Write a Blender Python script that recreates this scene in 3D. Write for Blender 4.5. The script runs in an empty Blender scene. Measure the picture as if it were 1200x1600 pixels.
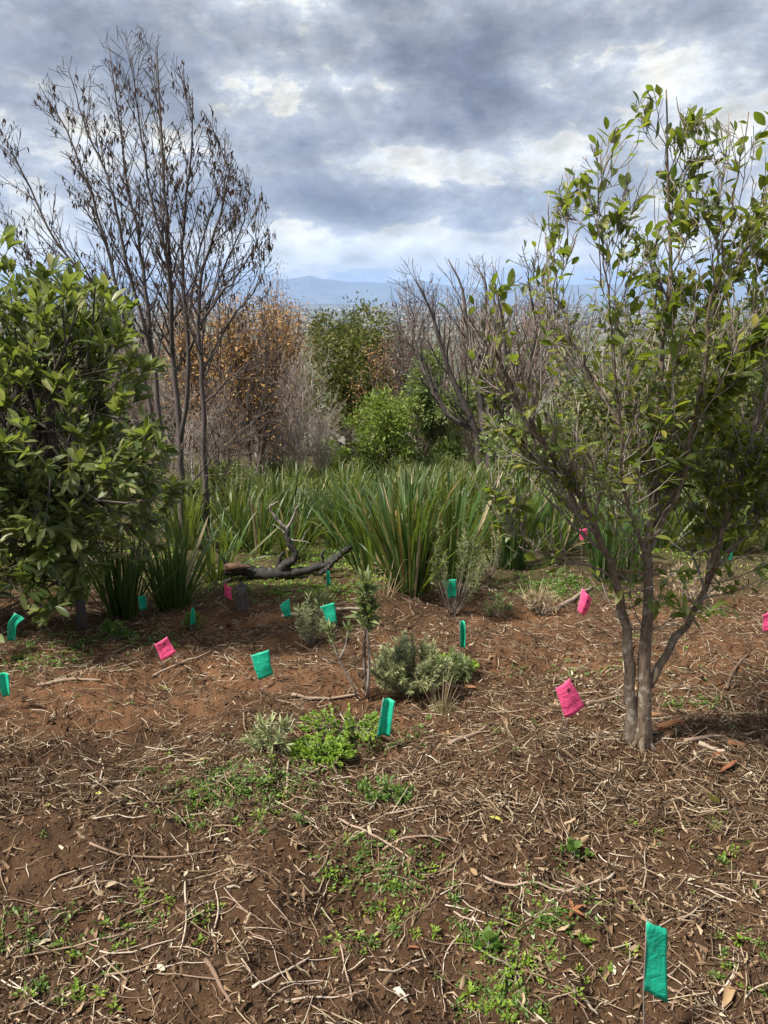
import bpy, math, random
import numpy as np
from mathutils import Matrix, Vector, Quaternion

R = math.radians
rng = np.random.default_rng(7)
scene = bpy.context.scene
col = scene.collection

# ------------------------------------------------------------------ camera
CAM_H, PITCH, F = 1.6, R(15.5), 1200.0
cam_d = bpy.data.cameras.new('camera'); cam = bpy.data.objects.new('camera', cam_d); col.objects.link(cam)
cam.location = (0, 0, CAM_H); cam.rotation_euler = (R(90) - PITCH, 0, 0)
cam_d.sensor_fit = 'VERTICAL'; cam_d.sensor_height = 36; cam_d.lens = 36 * F / 1600
cam_d.clip_start = 0.05; cam_d.clip_end = 120000
scene.camera = cam

def ray(px, py):
    cx, cy = (px - 600) / F, (800 - py) / F
    return np.array([cx, math.cos(PITCH) + cy * math.sin(PITCH), -math.sin(PITCH) + cy * math.cos(PITCH)])
def at(px, py, Y):                      # the point of a pixel's ray that lies Y metres ahead
    d = ray(px, py); return np.array([0, 0, CAM_H]) + d * (Y / d[1])
def azel(px, py):
    d = ray(px, py); d = d / np.linalg.norm(d)
    return math.atan2(d[0], d[1]), math.asin(d[2])

# ------------------------------------------------------------------ sun, sky, exposure
SUN_EL, SUN_AZ = R(56), R(-112)          # azimuth from straight ahead, left is negative
sd = bpy.data.lights.new('sun', 'SUN'); sun = bpy.data.objects.new('sun', sd); col.objects.link(sun)
sd.energy = 5.0; sd.angle = R(7.0); sd.color = (1.0, .93, .82)
sdir = Vector((math.sin(SUN_AZ) * math.cos(SUN_EL), math.cos(SUN_AZ) * math.cos(SUN_EL), math.sin(SUN_EL)))
sun.rotation_euler = sdir.to_track_quat('Z', 'Y').to_euler()
sun.location = (0, 0, 50)
vs = scene.view_settings
vs.view_transform = 'Standard'; vs.look = 'None'; vs.exposure = 0.95; vs.gamma = 1.0
vs.use_curve_mapping = False
scene.cycles.use_denoising = True
scene.cycles.max_bounces = 6; scene.cycles.volume_bounces = 1; scene.cycles.transmission_bounces = 4
scene.cycles.diffuse_bounces = 3; scene.cycles.glossy_bounces = 2
scene.cycles.sample_clamp_indirect = 2.0; scene.cycles.caustics_reflective = False; scene.cycles.caustics_refractive = False

class NT:
    """small helper for node graphs"""
    def __init__(s, tree): s.t = tree; s.n = tree.nodes; s.l = tree.links
    def node(s, typ, **kw):
        n = s.n.new(typ)
        for k, v in kw.items(): setattr(n, k, v)
        return n
    def put(s, sock, v):
        if hasattr(v, 'is_output') or isinstance(v, bpy.types.NodeSocket): s.l.new(v, sock)
        else: sock.default_value = v
    def math(s, op, a, b=0.0, c=None, clamp=False):
        n = s.node('ShaderNodeMath', operation=op, use_clamp=clamp)
        s.put(n.inputs[0], a); s.put(n.inputs[1], b)
        if c is not None: s.put(n.inputs[2], c)
        return n.outputs[0]
    def noise(s, vec, scale, detail=4, rough=.55, dist=0.0, dim='3D'):
        n = s.node('ShaderNodeTexNoise', noise_dimensions=dim)
        if vec is not None: s.l.new(vec, n.inputs['Vector'])
        n.inputs['Scale'].default_value = scale; n.inputs['Detail'].default_value = detail
        n.inputs['Roughness'].default_value = rough; n.inputs['Distortion'].default_value = dist
        return n.outputs['Fac']
    def ramp(s, fac, stops, interp='LINEAR'):
        n = s.node('ShaderNodeValToRGB'); n.color_ramp.interpolation = interp
        e = n.color_ramp.elements
        while len(e) < len(stops): e.new(.5)
        for el, (p, c) in zip(e, stops):
            el.position = p; el.color = (*c, 1) if len(c) == 3 else c
        s.put(n.inputs[0], fac); return n.outputs[0]
    def mix(s, fac, a, b, mode='MIX'):
        n = s.node('ShaderNodeMix', data_type='RGBA', blend_type=mode, clamp_factor=True)
        s.put(n.inputs[0], fac)
        for i, v in ((6, a), (7, b)):
            if isinstance(v, tuple): v = (*v, 1) if len(v) == 3 else v
            s.put(n.inputs[i], v)
        return n.outputs[2]
    def maprange(s, v, a, b, c=0.0, d=1.0, smooth=False):
        n = s.node('ShaderNodeMapRange', clamp=True)
        if smooth: n.interpolation_type = 'SMOOTHSTEP'
        s.put(n.inputs[0], v)
        for i, x in enumerate((a, b, c, d)): n.inputs[i + 1].default_value = x
        return n.outputs[0]

world = bpy.data.worlds.new('World'); scene.world = world; world.use_nodes = True
def build_world():
    t = NT(world.node_tree); t.n.clear()
    out = t.node('ShaderNodeOutputWorld'); bg = t.node('ShaderNodeBackground')
    bg.inputs['Strength'].default_value = 0.1
    t.l.new(bg.outputs[0], out.inputs[0])
    sky = t.node('ShaderNodeTexSky', sky_type='NISHITA', sun_disc=False)
    sky.sun_elevation = SUN_EL; sky.sun_rotation = SUN_AZ
    sky.air_density = 1.0; sky.dust_density = 1.0; sky.ozone_density = 1.5
    tc = t.node('ShaderNodeTexCoord'); sep = t.node('ShaderNodeSeparateXYZ')
    t.l.new(tc.outputs['Generated'], sep.inputs[0])
    x, y, z = sep.outputs
    mp = t.node('ShaderNodeMapping'); t.l.new(tc.outputs['Generated'], mp.inputs[0]); mp.inputs['Scale'].default_value = (1, 1, 1.9); mp.inputs['Location'].default_value = (3.1, .4, 1.7)
    P = mp.outputs[0]
    big = t.noise(P, 3.2, 3, .5, .2)
    med = t.noise(P, 8.5, 9, .60, .15)
    fine = t.noise(P, 24, 8, .62, .1)
    az = t.math('ARCTAN2', x, y); el = t.math('ARCSINE', z)
    # where the banks of cloud lie: (px, py, half width, half height, amount); minus is dark cloud
    blobs = [(690, 90, 180, 48, -.50), (790, 180, 190, 38, -.36), (330, 95, 200, 45, -.30), (480, 200, 190, 42, -.30),
             (430, 300, 190, 40, -.30), (560, 330, 130, 26, -.30), (900, 320, 120, 40, -.22), (720, 305, 130, 18, -.26), (1000, 30, 220, 30, -.22), (120, 40, 190, 45, -.15),
             (1000, 215, 170, 55, .14), (930, 110, 130, 40, .10), (660, 252, 120, 18, .40), (390, 130, 60, 22, .20),
             (560, 30, 110, 30, .16), (480, 392, 240, 22, .55), (780, 390, 160, 20, .38), (100, 300, 110, 90, .16), (1110, 110, 80, 40, .12), (620, 385, 40, 14, -.25),
             (650, 180, 60, 10, .1), (520, 128, 110, 12, .2), (1100, 260, 130, 30, -.12)]
    tot = None
    for (bx, by, sx, sy, amp) in blobs:
        a0, e0 = azel(bx, by)
        du = t.math('MULTIPLY', t.math('SUBTRACT', az, a0), F / sx)
        dv = t.math('MULTIPLY', t.math('SUBTRACT', el, e0), F / sy)
        q = t.math('ADD', t.math('MULTIPLY', du, du), t.math('MULTIPLY', dv, dv))
        g = t.math('MULTIPLY', t.math('EXPONENT', t.math('MULTIPLY', q, -1.0)), amp)
        tot = g if tot is None else t.math('ADD', tot, g)
    v = t.math('ADD', t.math('MULTIPLY', t.math('SUBTRACT', big, .5), .8), t.math('MULTIPLY', t.math('SUBTRACT', med, .5), 1.5))
    v = t.math('ADD', v, t.math('MULTIPLY', t.math('SUBTRACT', fine, .5), .8))
    dens = t.math('SUBTRACT', .505, t.math('ADD', v, t.math('MULTIPLY', tot, .85)))
    back = t.ramp(t.math('ADD', t.math('MULTIPLY', med, .6), t.math('MULTIPLY', fine, .4)), [(.36, (.33, .365, .415)), (.48, (.43, .445, .455)), (.60, (.56, .545, .49))])
    core = t.ramp(dens, [(.40, (.42, .43, .44)), (.52, (.295, .315, .35)), (.68, (.195, .215, .255)), (1.0, (.095, .107, .142))])
    clouds = t.mix(t.maprange(dens, .375, .50, 0, 1, True), back, core)
    # lit upper edges and shaded bases: the cloud's own relief, from its density a little higher up
    off = t.node('ShaderNodeVectorMath', operation='ADD'); t.l.new(P, off.inputs[0]); off.inputs[1].default_value = (-.012, 0, .03)
    rel = t.math('SUBTRACT', t.math('ADD', t.noise(off.outputs[0], 8.5, 9, .60, .15), t.math('MULTIPLY', t.noise(off.outputs[0], 24, 8, .62, .1), .5)), t.math('ADD', med, t.math('MULTIPLY', fine, .5)))
    gain = t.maprange(rel, -.22, .22, .62, 1.42)
    rl = t.node('ShaderNodeVectorMath', operation='SCALE'); t.l.new(clouds, rl.inputs[0]); t.l.new(gain, rl.inputs['Scale']); clouds = rl.outputs[0]
    cl = t.node('ShaderNodeVectorMath', operation='SCALE'); t.l.new(clouds, cl.inputs[0]); cl.inputs['Scale'].default_value = 10.0
    # small breaks of blue
    gap = t.noise(P, 5.0, 6, .6, .6)
    hole = t.maprange(gap, .64, .74, 0, .75, True)
    skyc = t.node('ShaderNodeVectorMath', operation='SCALE'); t.l.new(sky.outputs[0], skyc.inputs[0]); skyc.inputs['Scale'].default_value = 1.0
    c = t.mix(hole, cl.outputs[0], skyc.outputs[0])
    t.l.new(c, bg.inputs['Color'])
build_world()

# ------------------------------------------------------------------ noise and ground height
_perm = np.random.default_rng(3).random((256, 256))
def vnoise(x, y):
    xi, yi = np.floor(x).astype(int), np.floor(y).astype(int)
    fx, fy = x - xi, y - yi
    fx, fy = fx * fx * (3 - 2 * fx), fy * fy * (3 - 2 * fy)
    g = lambda a, b: _perm[a & 255, b & 255]
    return (g(xi, yi) * (1 - fx) + g(xi + 1, yi) * fx) * (1 - fy) + (g(xi, yi + 1) * (1 - fx) + g(xi + 1, yi + 1) * fx) * fy - .5
def fbm(x, y, o=4):
    s, a = 0, 1
    for k in range(o): s = s + a * vnoise(x * 2**k + 17.3 * k, y * 2**k + 5.1 * k); a *= .5
    return s
def sp(v, k=.5): return k * np.logaddexp(0, v / k)
MOUNDS = []                              # (x, y, radius, height)
PLAIN = -150.0
def gz(x, y):
    x = np.asarray(x, float); y = np.asarray(y, float)
    b = -.15 * sp(y - 1.5) - .22 * sp(y - 34, 3)
    near = np.exp(-np.maximum(0, np.hypot(x, y) - 3) / 9)
    b = b + (.16 * vnoise(x * .55 + 9, y * .55) + .085 * vnoise(x * 1.9, y * 1.9 + 4) + .05 * vnoise(x * 4.7 + 3, y * 4.7)
             + near * (.040 * vnoise(x * 11, y * 11) + .026 * vnoise(x * 23, y * 23) + .011 * vnoise(x * 47, y * 47)))
    for (mx, my, mr, mh) in MOUNDS: b = b + mh * np.exp(-((x - mx)**2 + (y - my)**2) / mr**2)
    far = np.clip((np.hypot(x, y) - 40) / 200, 0, 1)
    b = b + far * 5 * fbm(x / 90, y / 90, 3)
    return np.maximum(b, PLAIN + np.clip(fbm(x / 900, y / 900, 3), -1, 1) * 3 * far)
def hit(px, py):                         # where a pixel's ray meets the ground
    d = ray(px, py); d = d / d[1]
    ys = np.concatenate([np.arange(.5, 12, .004), np.arange(12, 80, .05)])
    z = CAM_H + d[2] * ys
    k = np.argmax(z <= gz(d[0] * ys, ys))
    if k == 0: k = len(ys) - 1
    return np.array([d[0] * ys[k], ys[k], float(gz(d[0] * ys[k], ys[k]))])
def gp(x, y): return np.array([x, y, float(gz(x, y))])
for (mpx, mpy, mr, mh) in [(790, 1195, .22, .075), (860, 1205, .15, .05), (200, 1130, .16, .05), (330, 1105, .13, .05), (520, 1075, .25, .09),
                           (1110, 1190, .14, .05), (600, 935, .3, .12), (60, 1320, .18, .04), (400, 1420, .14, .04), (880, 1440, .15, .035),
                           (430, 1020, .3, .05), (1000, 1170, .13, .035), (1150, 1010, .3, .06), (560, 1420, .12, -.05), (330, 1560, .13, .05), (690, 1545, .12, -.04), (240, 1010, .2, .05)]:
    p = hit(mpx, mpy); MOUNDS.append((p[0], p[1], mr, mh))

# ------------------------------------------------------------------ mesh helpers
class MB:
    def __init__(s): s.v = []; s.f = {}; s.n = 0
    def add(s, verts, faces):
        verts = np.asarray(verts, float).reshape(-1, 3); faces = np.asarray(faces, int)
        s.v.append(verts); s.f.setdefault(faces.shape[1], []).append(faces + s.n); s.n += len(verts)
    def mesh(s, name, off=(0, 0, 0), smooth=False):
        me = bpy.data.meshes.new(name)
        v = np.concatenate(s.v) - np.asarray(off)
        fl = []; tot = []
        for k, lst in s.f.items():
            a = np.concatenate(lst); fl.append(a.ravel()); tot.append(np.full(len(a), k))
        loops = np.concatenate(fl); tot = np.concatenate(tot)
        me.vertices.add(len(v)); me.vertices.foreach_set('co', v.astype(np.float32).ravel())
        me.loops.add(len(loops)); me.loops.foreach_set('vertex_index', loops.astype(np.int32))
        st = np.concatenate([[0], np.cumsum(tot)[:-1]])
        me.polygons.add(len(tot)); me.polygons.foreach_set('loop_start', st.astype(np.int32)); me.polygons.foreach_set('loop_total', tot.astype(np.int32))
        if smooth: me.polygons.foreach_set('use_smooth', np.ones(len(tot), bool))
        me.update(calc_edges=True); return me
    def tubes(s, polys, sides=5, cap=True):
        """polys: list of (points, radii); equal lengths are handled together"""
        groups = {}
        for p, r in polys: groups.setdefault(len(p), []).append((p, r))
        for n, lst in groups.items():
            P = np.array([a for a, _ in lst]); Rr = np.array([b for _, b in lst])   # M,n,3  M,n
            T = np.gradient(P, axis=1); T /= np.linalg.norm(T, axis=2, keepdims=True) + 1e-9
            mean = P[:, -1] - P[:, 0]
            ref = np.where((np.abs(mean[:, 2]) > .7 * np.linalg.norm(mean, axis=1))[:, None], [1., .13, 0], [.1, .07, 1.])[:, None, :]
            A = np.cross(T, np.broadcast_to(ref, T.shape)); A /= np.linalg.norm(A, axis=2, keepdims=True) + 1e-9
            B = np.cross(T, A)
            ang = np.arange(sides) * 2 * math.pi / sides
            V = P[:, :, None] + Rr[:, :, None, None] * (A[:, :, None] * np.cos(ang)[None, None, :, None] + B[:, :, None] * np.sin(ang)[None, None, :, None])
            M = len(lst); i = np.arange(n - 1)[:, None] * sides; j = np.arange(sides)[None]
            q = np.stack([i + j, i + (j + 1) % sides, i + sides + (j + 1) % sides, i + sides + j], -1).reshape(-1, 4)
            allq = (q[None] + (np.arange(M) * n * sides)[:, None, None]).reshape(-1, 4)
            s.add(V.reshape(-1, 3), allq)
            if cap:
                top = np.arange((n - 1) * sides, n * sides); bot = np.arange(sides)[::-1]
                base = s.n - M * n * sides
                caps = np.concatenate([np.stack([top, bot])[None] + (np.arange(M) * n * sides)[:, None, None]]).reshape(-1, sides) + base
                s.f.setdefault(sides, []).append(caps)
    def inst(s, bv, bf, mats, pos):
        V = np.einsum('nij,mj->nmi', mats, bv) + pos[:, None]
        N, m = len(pos), len(bv)
        for faces in bf:
            s.add_faces_only = None
        off = s.n
        s.v.append(V.reshape(-1, 3)); s.n += N * m
        for faces in bf:
            k = faces.shape[1]
            s.f.setdefault(k, []).append((faces[None] + (np.arange(N) * m)[:, None, None]).reshape(-1, k) + off)

def unit(v): v = np.asarray(v, float); return v / (np.linalg.norm(v, axis=-1, keepdims=True) + 1e-9)
def frames(D, roll, scale):
    """matrices whose y axis is D (N,3), rolled about it, times scale (N or N,3)"""
    D = unit(D); N = len(D)
    ref = np.where(np.abs(D[:, 2:3]) > .95, [[1., 0, 0]], [[0, 0, 1.]])
    S = unit(np.cross(D, ref)); U = np.cross(S, D)
    c, sn = np.cos(roll)[:, None], np.sin(roll)[:, None]
    S2, U2 = S * c + U * sn, U * c - S * sn
    M = np.stack([S2, D, U2], -1)
    scale = np.asarray(scale, float)
    if scale.ndim == 1: scale = np.repeat(scale[:, None], 3, 1)
    return M * scale[:, None, :]
def leaf_shape(stations, fold=.25, curl=.2, wave=0.0):
    """blade along y from 0 to 1; stations (t, half width)"""
    v, rows = [], []
    for k, (tt, w) in enumerate(stations):
        z = -curl * tt * tt
        if w == 0: rows.append([len(v)]); v.append((0, tt, z))
        else:
            rows.append([len(v), len(v) + 1, len(v) + 2]); ww = wave * (1 if k % 2 else -1)
            v += [(-w, tt, z + fold * w + ww), (0, tt, z), (w, tt, z + fold * w - ww)]
    q, tr = [], []
    for a, b in zip(rows, rows[1:]):
        if len(a) == 3 and len(b) == 3: q += [(a[0], a[1], b[1], b[0]), (a[1], a[2], b[2], b[1])]
        elif len(a) == 1: tr += [(a[0], b[1], b[0]), (a[0], b[2], b[1])]
        else: tr += [(a[0], a[1], b[0]), (a[1], a[2], b[0])]
    fs = []
    if q: fs.append(np.array(q))
    if tr: fs.append(np.array(tr))
    return np.array(v, float), fs

# ------------------------------------------------------------------ objects
def link(o): col.objects.link(o); return o
def tag(o, label=None, cat=None, group=None, kind=None):
    if label: o['label'] = label
    if cat: o['category'] = cat
    if group: o['group'] = group
    if kind: o['kind'] = kind
    return o
def thing(name, loc, label, cat, group=None):
    o = bpy.data.objects.new(name, None); link(o); o.location = tuple(loc); o.empty_display_size = .1
    return tag(o, label, cat, group)
def build(name, mb, mat, parent=None, smooth=False, off=None):
    off = (0, 0, 0) if off is None else off
    if parent is not None: off = parent_origin(parent)
    me = mb.mesh(name, off, smooth); me.materials.append(mat)
    o = bpy.data.objects.new(name, me); link(o)
    if parent is not None: o.parent = parent
    elif np.any(np.asarray(off) != 0): o.location = tuple(off)
    return o
def parent_origin(p):
    o = np.zeros(3)
    while p is not None: o = o + np.array(p.location); p = p.parent
    return o
def copy_tree(o, parent=None):
    c = o.copy(); link(c); c.parent = parent
    for ch in list(o.children): copy_tree(ch, c)
    return c
def place(name, me, mat3, pos, parent):
    o = bpy.data.objects.new(name, me); link(o)
    off = parent_origin(parent) if parent is not None else np.zeros(3)
    M = np.eye(4); M[:3, :3] = mat3; M[:3, 3] = pos - off
    o.parent = parent; o.matrix_local = Matrix(M.tolist()); return o

# ------------------------------------------------------------------ materials
def new_mat(name):
    m = bpy.data.materials.new(name); m.use_nodes = True
    t = NT(m.node_tree); b = m.node_tree.nodes['Principled BSDF']; return m, t, b
def rnd_fac(t):
    g = t.node('ShaderNodeNewGeometry'); oi = t.node('ShaderNodeObjectInfo')
    return t.math('FRACT', t.math('ADD', g.outputs['Random Per Island'], oi.outputs['Random']))
def leaf_mat(name, stops, trans=.35, rough=.5, tcol=(.30, .42, .04), spots=.25):
    m, t, b = new_mat(name)
    f = rnd_fac(t); c = t.ramp(f, stops)
    g = t.node('ShaderNodeNewGeometry')
    n = t.noise(g.outputs['Position'], 60, 3, .6)
    c = t.mix(t.math('MULTIPLY', t.maprange(n, .4, .7), spots), c, (.10, .08, .03))
    t.l.new(c, b.inputs['Base Color']); b.inputs['Roughness'].default_value = rough
    b.inputs['Specular IOR Level'].default_value = .4
    if trans:
        tr = t.node('ShaderNodeBsdfTranslucent')
        t.l.new(t.mix(.55, c, tcol), tr.inputs['Color'])
        mx = t.node('ShaderNodeMixShader'); mx.inputs[0].default_value = trans
        t.l.new(b.outputs[0], mx.inputs[1]); t.l.new(tr.outputs[0], mx.inputs[2])
        t.l.new(mx.outputs[0], m.node_tree.nodes['Material Output'].inputs[0])
    return m
def bark_mat(name, a, b_, scale=40, stretch=.25, bump=.4, lich=None):
    m, t, b = new_mat(name)
    g = t.node('ShaderNodeTexCoord'); mp = t.node('ShaderNodeMapping'); t.l.new(g.outputs['Object'], mp.inputs[0])
    mp.inputs['Scale'].default_value = (1, 1, stretch)
    n = t.noise(mp.outputs[0], scale, 6, .65, .4); n2 = t.noise(g.outputs['Object'], scale * .3, 3, .5)
    c = t.mix(t.maprange(n, .35, .65), a, b_)
    if lich: c = t.mix(t.maprange(n2, .55, .66), c, lich)
    oi = rnd_fac(t); c = t.mix(t.math('MULTIPLY', oi, .35), c, tuple(x * .45 for x in a))
    t.l.new(c, b.inputs['Base Color']); b.inputs['Roughness'].default_value = .85
    bp = t.node('ShaderNodeBump'); bp.inputs['Strength'].default_value = bump; bp.inputs['Distance'].default_value = .004
    t.l.new(n, bp.inputs['Height']); t.l.new(bp.outputs[0], b.inputs['Normal'])
    return m
def plain_mat(name, c, rough=.7):
    m, t, b = new_mat(name); b.inputs['Base Color'].default_value = (*c, 1); b.inputs['Roughness'].default_value = rough
    return m
def rand_mat(name, stops, rough=.85, trans=0):
    m, t, b = new_mat(name); c = t.ramp(rnd_fac(t), stops)
    g = t.node('ShaderNodeNewGeometry'); n = t.noise(g.outputs['Position'], 120, 3, .6)
    c = t.mix(t.maprange(n, .35, .75, 0, .35), c, (.05, .03, .02))
    t.l.new(c, b.inputs['Base Color']); b.inputs['Roughness'].default_value = rough
    b.inputs['Specular IOR Level'].default_value = .25
    return m

M = {}
M['olive_leaf'] = leaf_mat('evergreen_leaf', [(0, (.055, .092, .028)), (.4, (.11, .155, .046)), (.75, (.185, .22, .078)), (1, (.30, .30, .13))], .45, .42, (.28, .36, .03))
M['tree_leaf'] = leaf_mat('broad_leaf', [(0, (.055, .095, .02)), (.5, (.11, .16, .032)), (.85, (.20, .23, .05)), (1, (.32, .29, .065))], .5, .42, (.32, .42, .02))
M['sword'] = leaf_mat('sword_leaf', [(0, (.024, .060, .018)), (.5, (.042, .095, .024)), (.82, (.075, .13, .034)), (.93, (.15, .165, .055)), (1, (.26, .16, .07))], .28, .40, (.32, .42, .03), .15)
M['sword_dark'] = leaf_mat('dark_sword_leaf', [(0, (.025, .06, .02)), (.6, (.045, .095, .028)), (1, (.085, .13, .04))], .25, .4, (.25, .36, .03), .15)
M['dry_blade'] = leaf_mat('dry_blade', [(0, (.22, .16, .09)), (.6, (.34, .27, .16)), (1, (.44, .38, .25))], .2, .8, (.4, .3, .15))
M['field_sword'] = leaf_mat('field_sword_leaf', [(0, (.036, .068, .022)), (.45, (.065, .105, .030)), (.8, (.115, .15, .045)), (1, (.23, .20, .09))], .3, .45, (.36, .42, .04), .15)
M['dark_crown'] = leaf_mat('dark_crown_leaf', [(0, (.040, .052, .015)), (.6, (.085, .096, .025)), (1, (.17, .155, .04))], .2, .6)
M['light_crown'] = leaf_mat('light_crown_leaf', [(0, (.10, .145, .05)), (.6, (.16, .215, .075)), (1, (.25, .29, .12))], .3, .6)
M['bright_crown'] = leaf_mat('bright_crown_leaf', [(0, (.10, .16, .03)), (.6, (.17, .24, .045)), (1, (.26, .31, .07))], .35, .6)
M['rust_leaf'] = leaf_mat('rust_leaf', [(0, (.20, .10, .04)), (.5, (.33, .185, .065)), (1, (.42, .27, .10))], .25, .7, (.4, .2, .05))
M['brown_leaf'] = leaf_mat('brown_leaf', [(0, (.07, .035, .025)), (.5, (.13, .06, .042)), (1, (.19, .10, .06))], .2, .7, (.3, .12, .06))
M['dead_leaf'] = leaf_mat('withered_leaf', [(0, (.035, .025, .022)), (.6, (.075, .05, .042)), (1, (.15, .09, .055))], .12, .8, (.2, .1, .05))
M['grey_leaf'] = leaf_mat('grey_green_leaf', [(0, (.18, .21, .095)), (.6, (.29, .32, .155)), (1, (.42, .44, .24))], .25, .6, (.3, .38, .12))
M['protea_leaf'] = leaf_mat('pale_green_leaf', [(0, (.08, .125, .05)), (.6, (.15, .20, .085)), (1, (.26, .29, .12))], .3, .5, (.35, .42, .1))
M['clover'] = leaf_mat('weed_leaf', [(0, (.10, .18, .018)), (.6, (.17, .275, .025)), (1, (.27, .37, .04))], .35, .5, (.25, .5, .02), .1)
M['weed'] = leaf_mat('seedling_leaf', [(0, (.05, .11, .02)), (.6, (.09, .175, .03)), (1, (.16, .235, .05))], .3, .5, (.25, .45, .03), .2)
M['grey_bark'] = bark_mat('grey_bark', (.225, .165, .115), (.06, .043, .030), 85, .35, 1.0, (.33, .29, .235))
M['twig_bark'] = bark_mat('twig_bark', (.31, .265, .225), (.14, .11, .092), 60, .4, .3)
M['dark_bark'] = bark_mat('dark_bark', (.11, .09, .082), (.045, .036, .034), 25, .3, .6)
M['far_bark'] = bark_mat('far_bark', (.205, .16, .135), (.105, .08, .068), 8, .5, .1)
M['pale_far_bark'] = bark_mat('pale_far_bark', (.38, .325, .29), (.22, .185, .165), 8, .5, .1)
M['rosy_far_bark'] = bark_mat('rosy_far_bark', (.25, .165, .13), (.14, .092, .075), 8, .5, .1)
M['char'] = bark_mat('charred_wood', (.040, .036, .034), (.009, .008, .008), 60, .8, 1.0, (.075, .068, .062))
M['bare_wood'] = bark_mat('weathered_wood', (.33, .29, .26), (.17, .14, .12), 50, .3, .5)
M['stump'] = bark_mat('grey_stump', (.15, .13, .12), (.05, .043, .04), 40, .12, 1.0)
M['stick'] = rand_mat('dry_stick', [(0, (.15, .095, .065)), (.4, (.28, .205, .15)), (.75, (.40, .32, .25)), (1, (.52, .45, .37))])
M['litter'] = rand_mat('litter', [(0, (.05, .030, .018)), (.45, (.115, .072, .042)), (.74, (.225, .155, .095)), (.93, (.40, .32, .22)), (1, (.58, .52, .41))])
M['chip'] = rand_mat('leaf_chip', [(0, (.05, .029, .017)), (.45, (.115, .069, .039)), (.78, (.225, .147, .086)), (.95, (.38, .295, .195)), (1, (.55, .49, .38))])
M['crumb'] = rand_mat('soil_crumb', [(0, (.045, .024, .016)), (.6, (.085, .045, .028)), (1, (.15, .078, .045))])
M['bark_chunk'] = rand_mat('red_bark', [(0, (.11, .045, .025)), (.6, (.21, .085, .04)), (1, (.27, .14, .07))])

def flag_mat(name, c, tc):
    m, t, b = new_mat(name)
    tcn = t.node('ShaderNodeTexCoord'); n = t.noise(tcn.outputs['Object'], 45, 4, .6)
    cc = t.mix(t.maprange(n, .3, .75, 0, .35), c, tuple(x * .72 for x in c))
    d = t.noise(tcn.outputs['Object'], 190, 4, .7); cc = t.mix(t.maprange(d, .60, .72, 0, .55), cc, (.16, .09, .05))
    t.l.new(cc, b.inputs['Base Color']); b.inputs['Roughness'].default_value = .55
    bp = t.node('ShaderNodeBump'); bp.inputs['Strength'].default_value = .8; bp.inputs['Distance'].default_value = .006; t.l.new(t.noise(tcn.outputs['Object'], 28, 3, .5, 1.2), bp.inputs['Height']); t.l.new(bp.outputs[0], b.inputs['Normal'])
    tr = t.node('ShaderNodeBsdfTranslucent'); tr.inputs[0].default_value = (*tc, 1)
    mx = t.node('ShaderNodeMixShader'); mx.inputs[0].default_value = .3
    t.l.new(b.outputs[0], mx.inputs[1]); t.l.new(tr.outputs[0], mx.inputs[2])
    t.l.new(mx.outputs[0], m.node_tree.nodes['Material Output'].inputs[0])
    return m
M['green_flag'] = flag_mat('green_flag', (.015, .52, .33), (.015, .6, .40))
M['pink_flag'] = flag_mat('pink_flag', (.95, .13, .33), (.98, .12, .36))
M['ink'] = plain_mat('flag_ink', (.10, .004, .035), .6)
M['wire'] = plain_mat('flag_wire', (.20, .17, .15), .5)
M['flower'] = leaf_mat('red_bract', [(0, (.50, .06, .04)), (1, (.65, .16, .10))], .3, .5, (.6, .1, .05))

def ground_mat():
    m, t, b = new_mat('soil')
    g = t.node('ShaderNodeNewGeometry'); P = g.outputs['Position']
    sep = t.node('ShaderNodeSeparateXYZ'); t.l.new(P, sep.inputs[0])
    n1 = t.noise(P, 1.1, 4, .55, .3); n2 = t.noise(P, 9, 6, .65, .3); n3 = t.noise(P, 70, 4, .7)
    soil = t.ramp(t.math('ADD', t.math('MULTIPLY', n2, .6), t.math('MULTIPLY', n3, .4)),
                  [(.30, (.030, .017, .010)), (.5, (.070, .039, .021)), (.70, (.14, .080, .043))])
    # redder earth towards the middle of the clearing
    red = t.ramp(n2, [(.3, (.085, .042, .021)), (.7, (.20, .102, .052))])
    band = t.math('MULTIPLY', t.maprange(sep.outputs[1], 2.4, 3.4, 0, 1, True), t.maprange(sep.outputs[1], 4.8, 5.8, 1, 0, True))
    soil = t.mix(t.math('MULTIPLY', band, t.maprange(n1, .38, .56)), soil, red)
    # mossy and grassy earth behind the clearing
    moss = t.ramp(n2, [(.35, (.045, .040, .020)), (.65, (.095, .088, .038))])
    edge = t.math('ADD', sep.outputs[1], t.math('MULTIPLY', t.math('SUBTRACT', n1, .5), 4))
    soil = t.mix(t.maprange(edge, 5.3, 6.6, 0, .8, True), soil, moss)
    # the far plain: fields, trees and built-up land
    f1 = t.noise(P, .0022, 5, .6); f2 = t.noise(P, .012, 4, .65)
    plain = t.ramp(t.math('ADD', t.math('MULTIPLY', f1, .5), t.math('MULTIPLY', f2, .5)),
                   [(.36, (.035, .05, .03)), (.48, (.07, .085, .05)), (.56, (.15, .14, .11)), (.64, (.22, .21, .19))])
    soil = t.mix(t.maprange(sep.outputs[1], 40, 90, 0, 1), soil, plain)
    t.l.new(soil, b.inputs['Base Color']); b.inputs['Roughness'].default_value = .95; b.inputs['Specular IOR Level'].default_value = .15
    bp = t.node('ShaderNodeBump'); bp.inputs['Strength'].default_value = 1.0; bp.inputs['Distance'].default_value = .022
    hgt = t.math('ADD', t.noise(P, 38, 6, .7), t.math('MULTIPLY', t.noise(P, 140, 3, .6), .4))
    t.l.new(hgt, bp.inputs['Height']); t.l.new(bp.outputs[0], b.inputs['Normal'])
    return m

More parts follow.
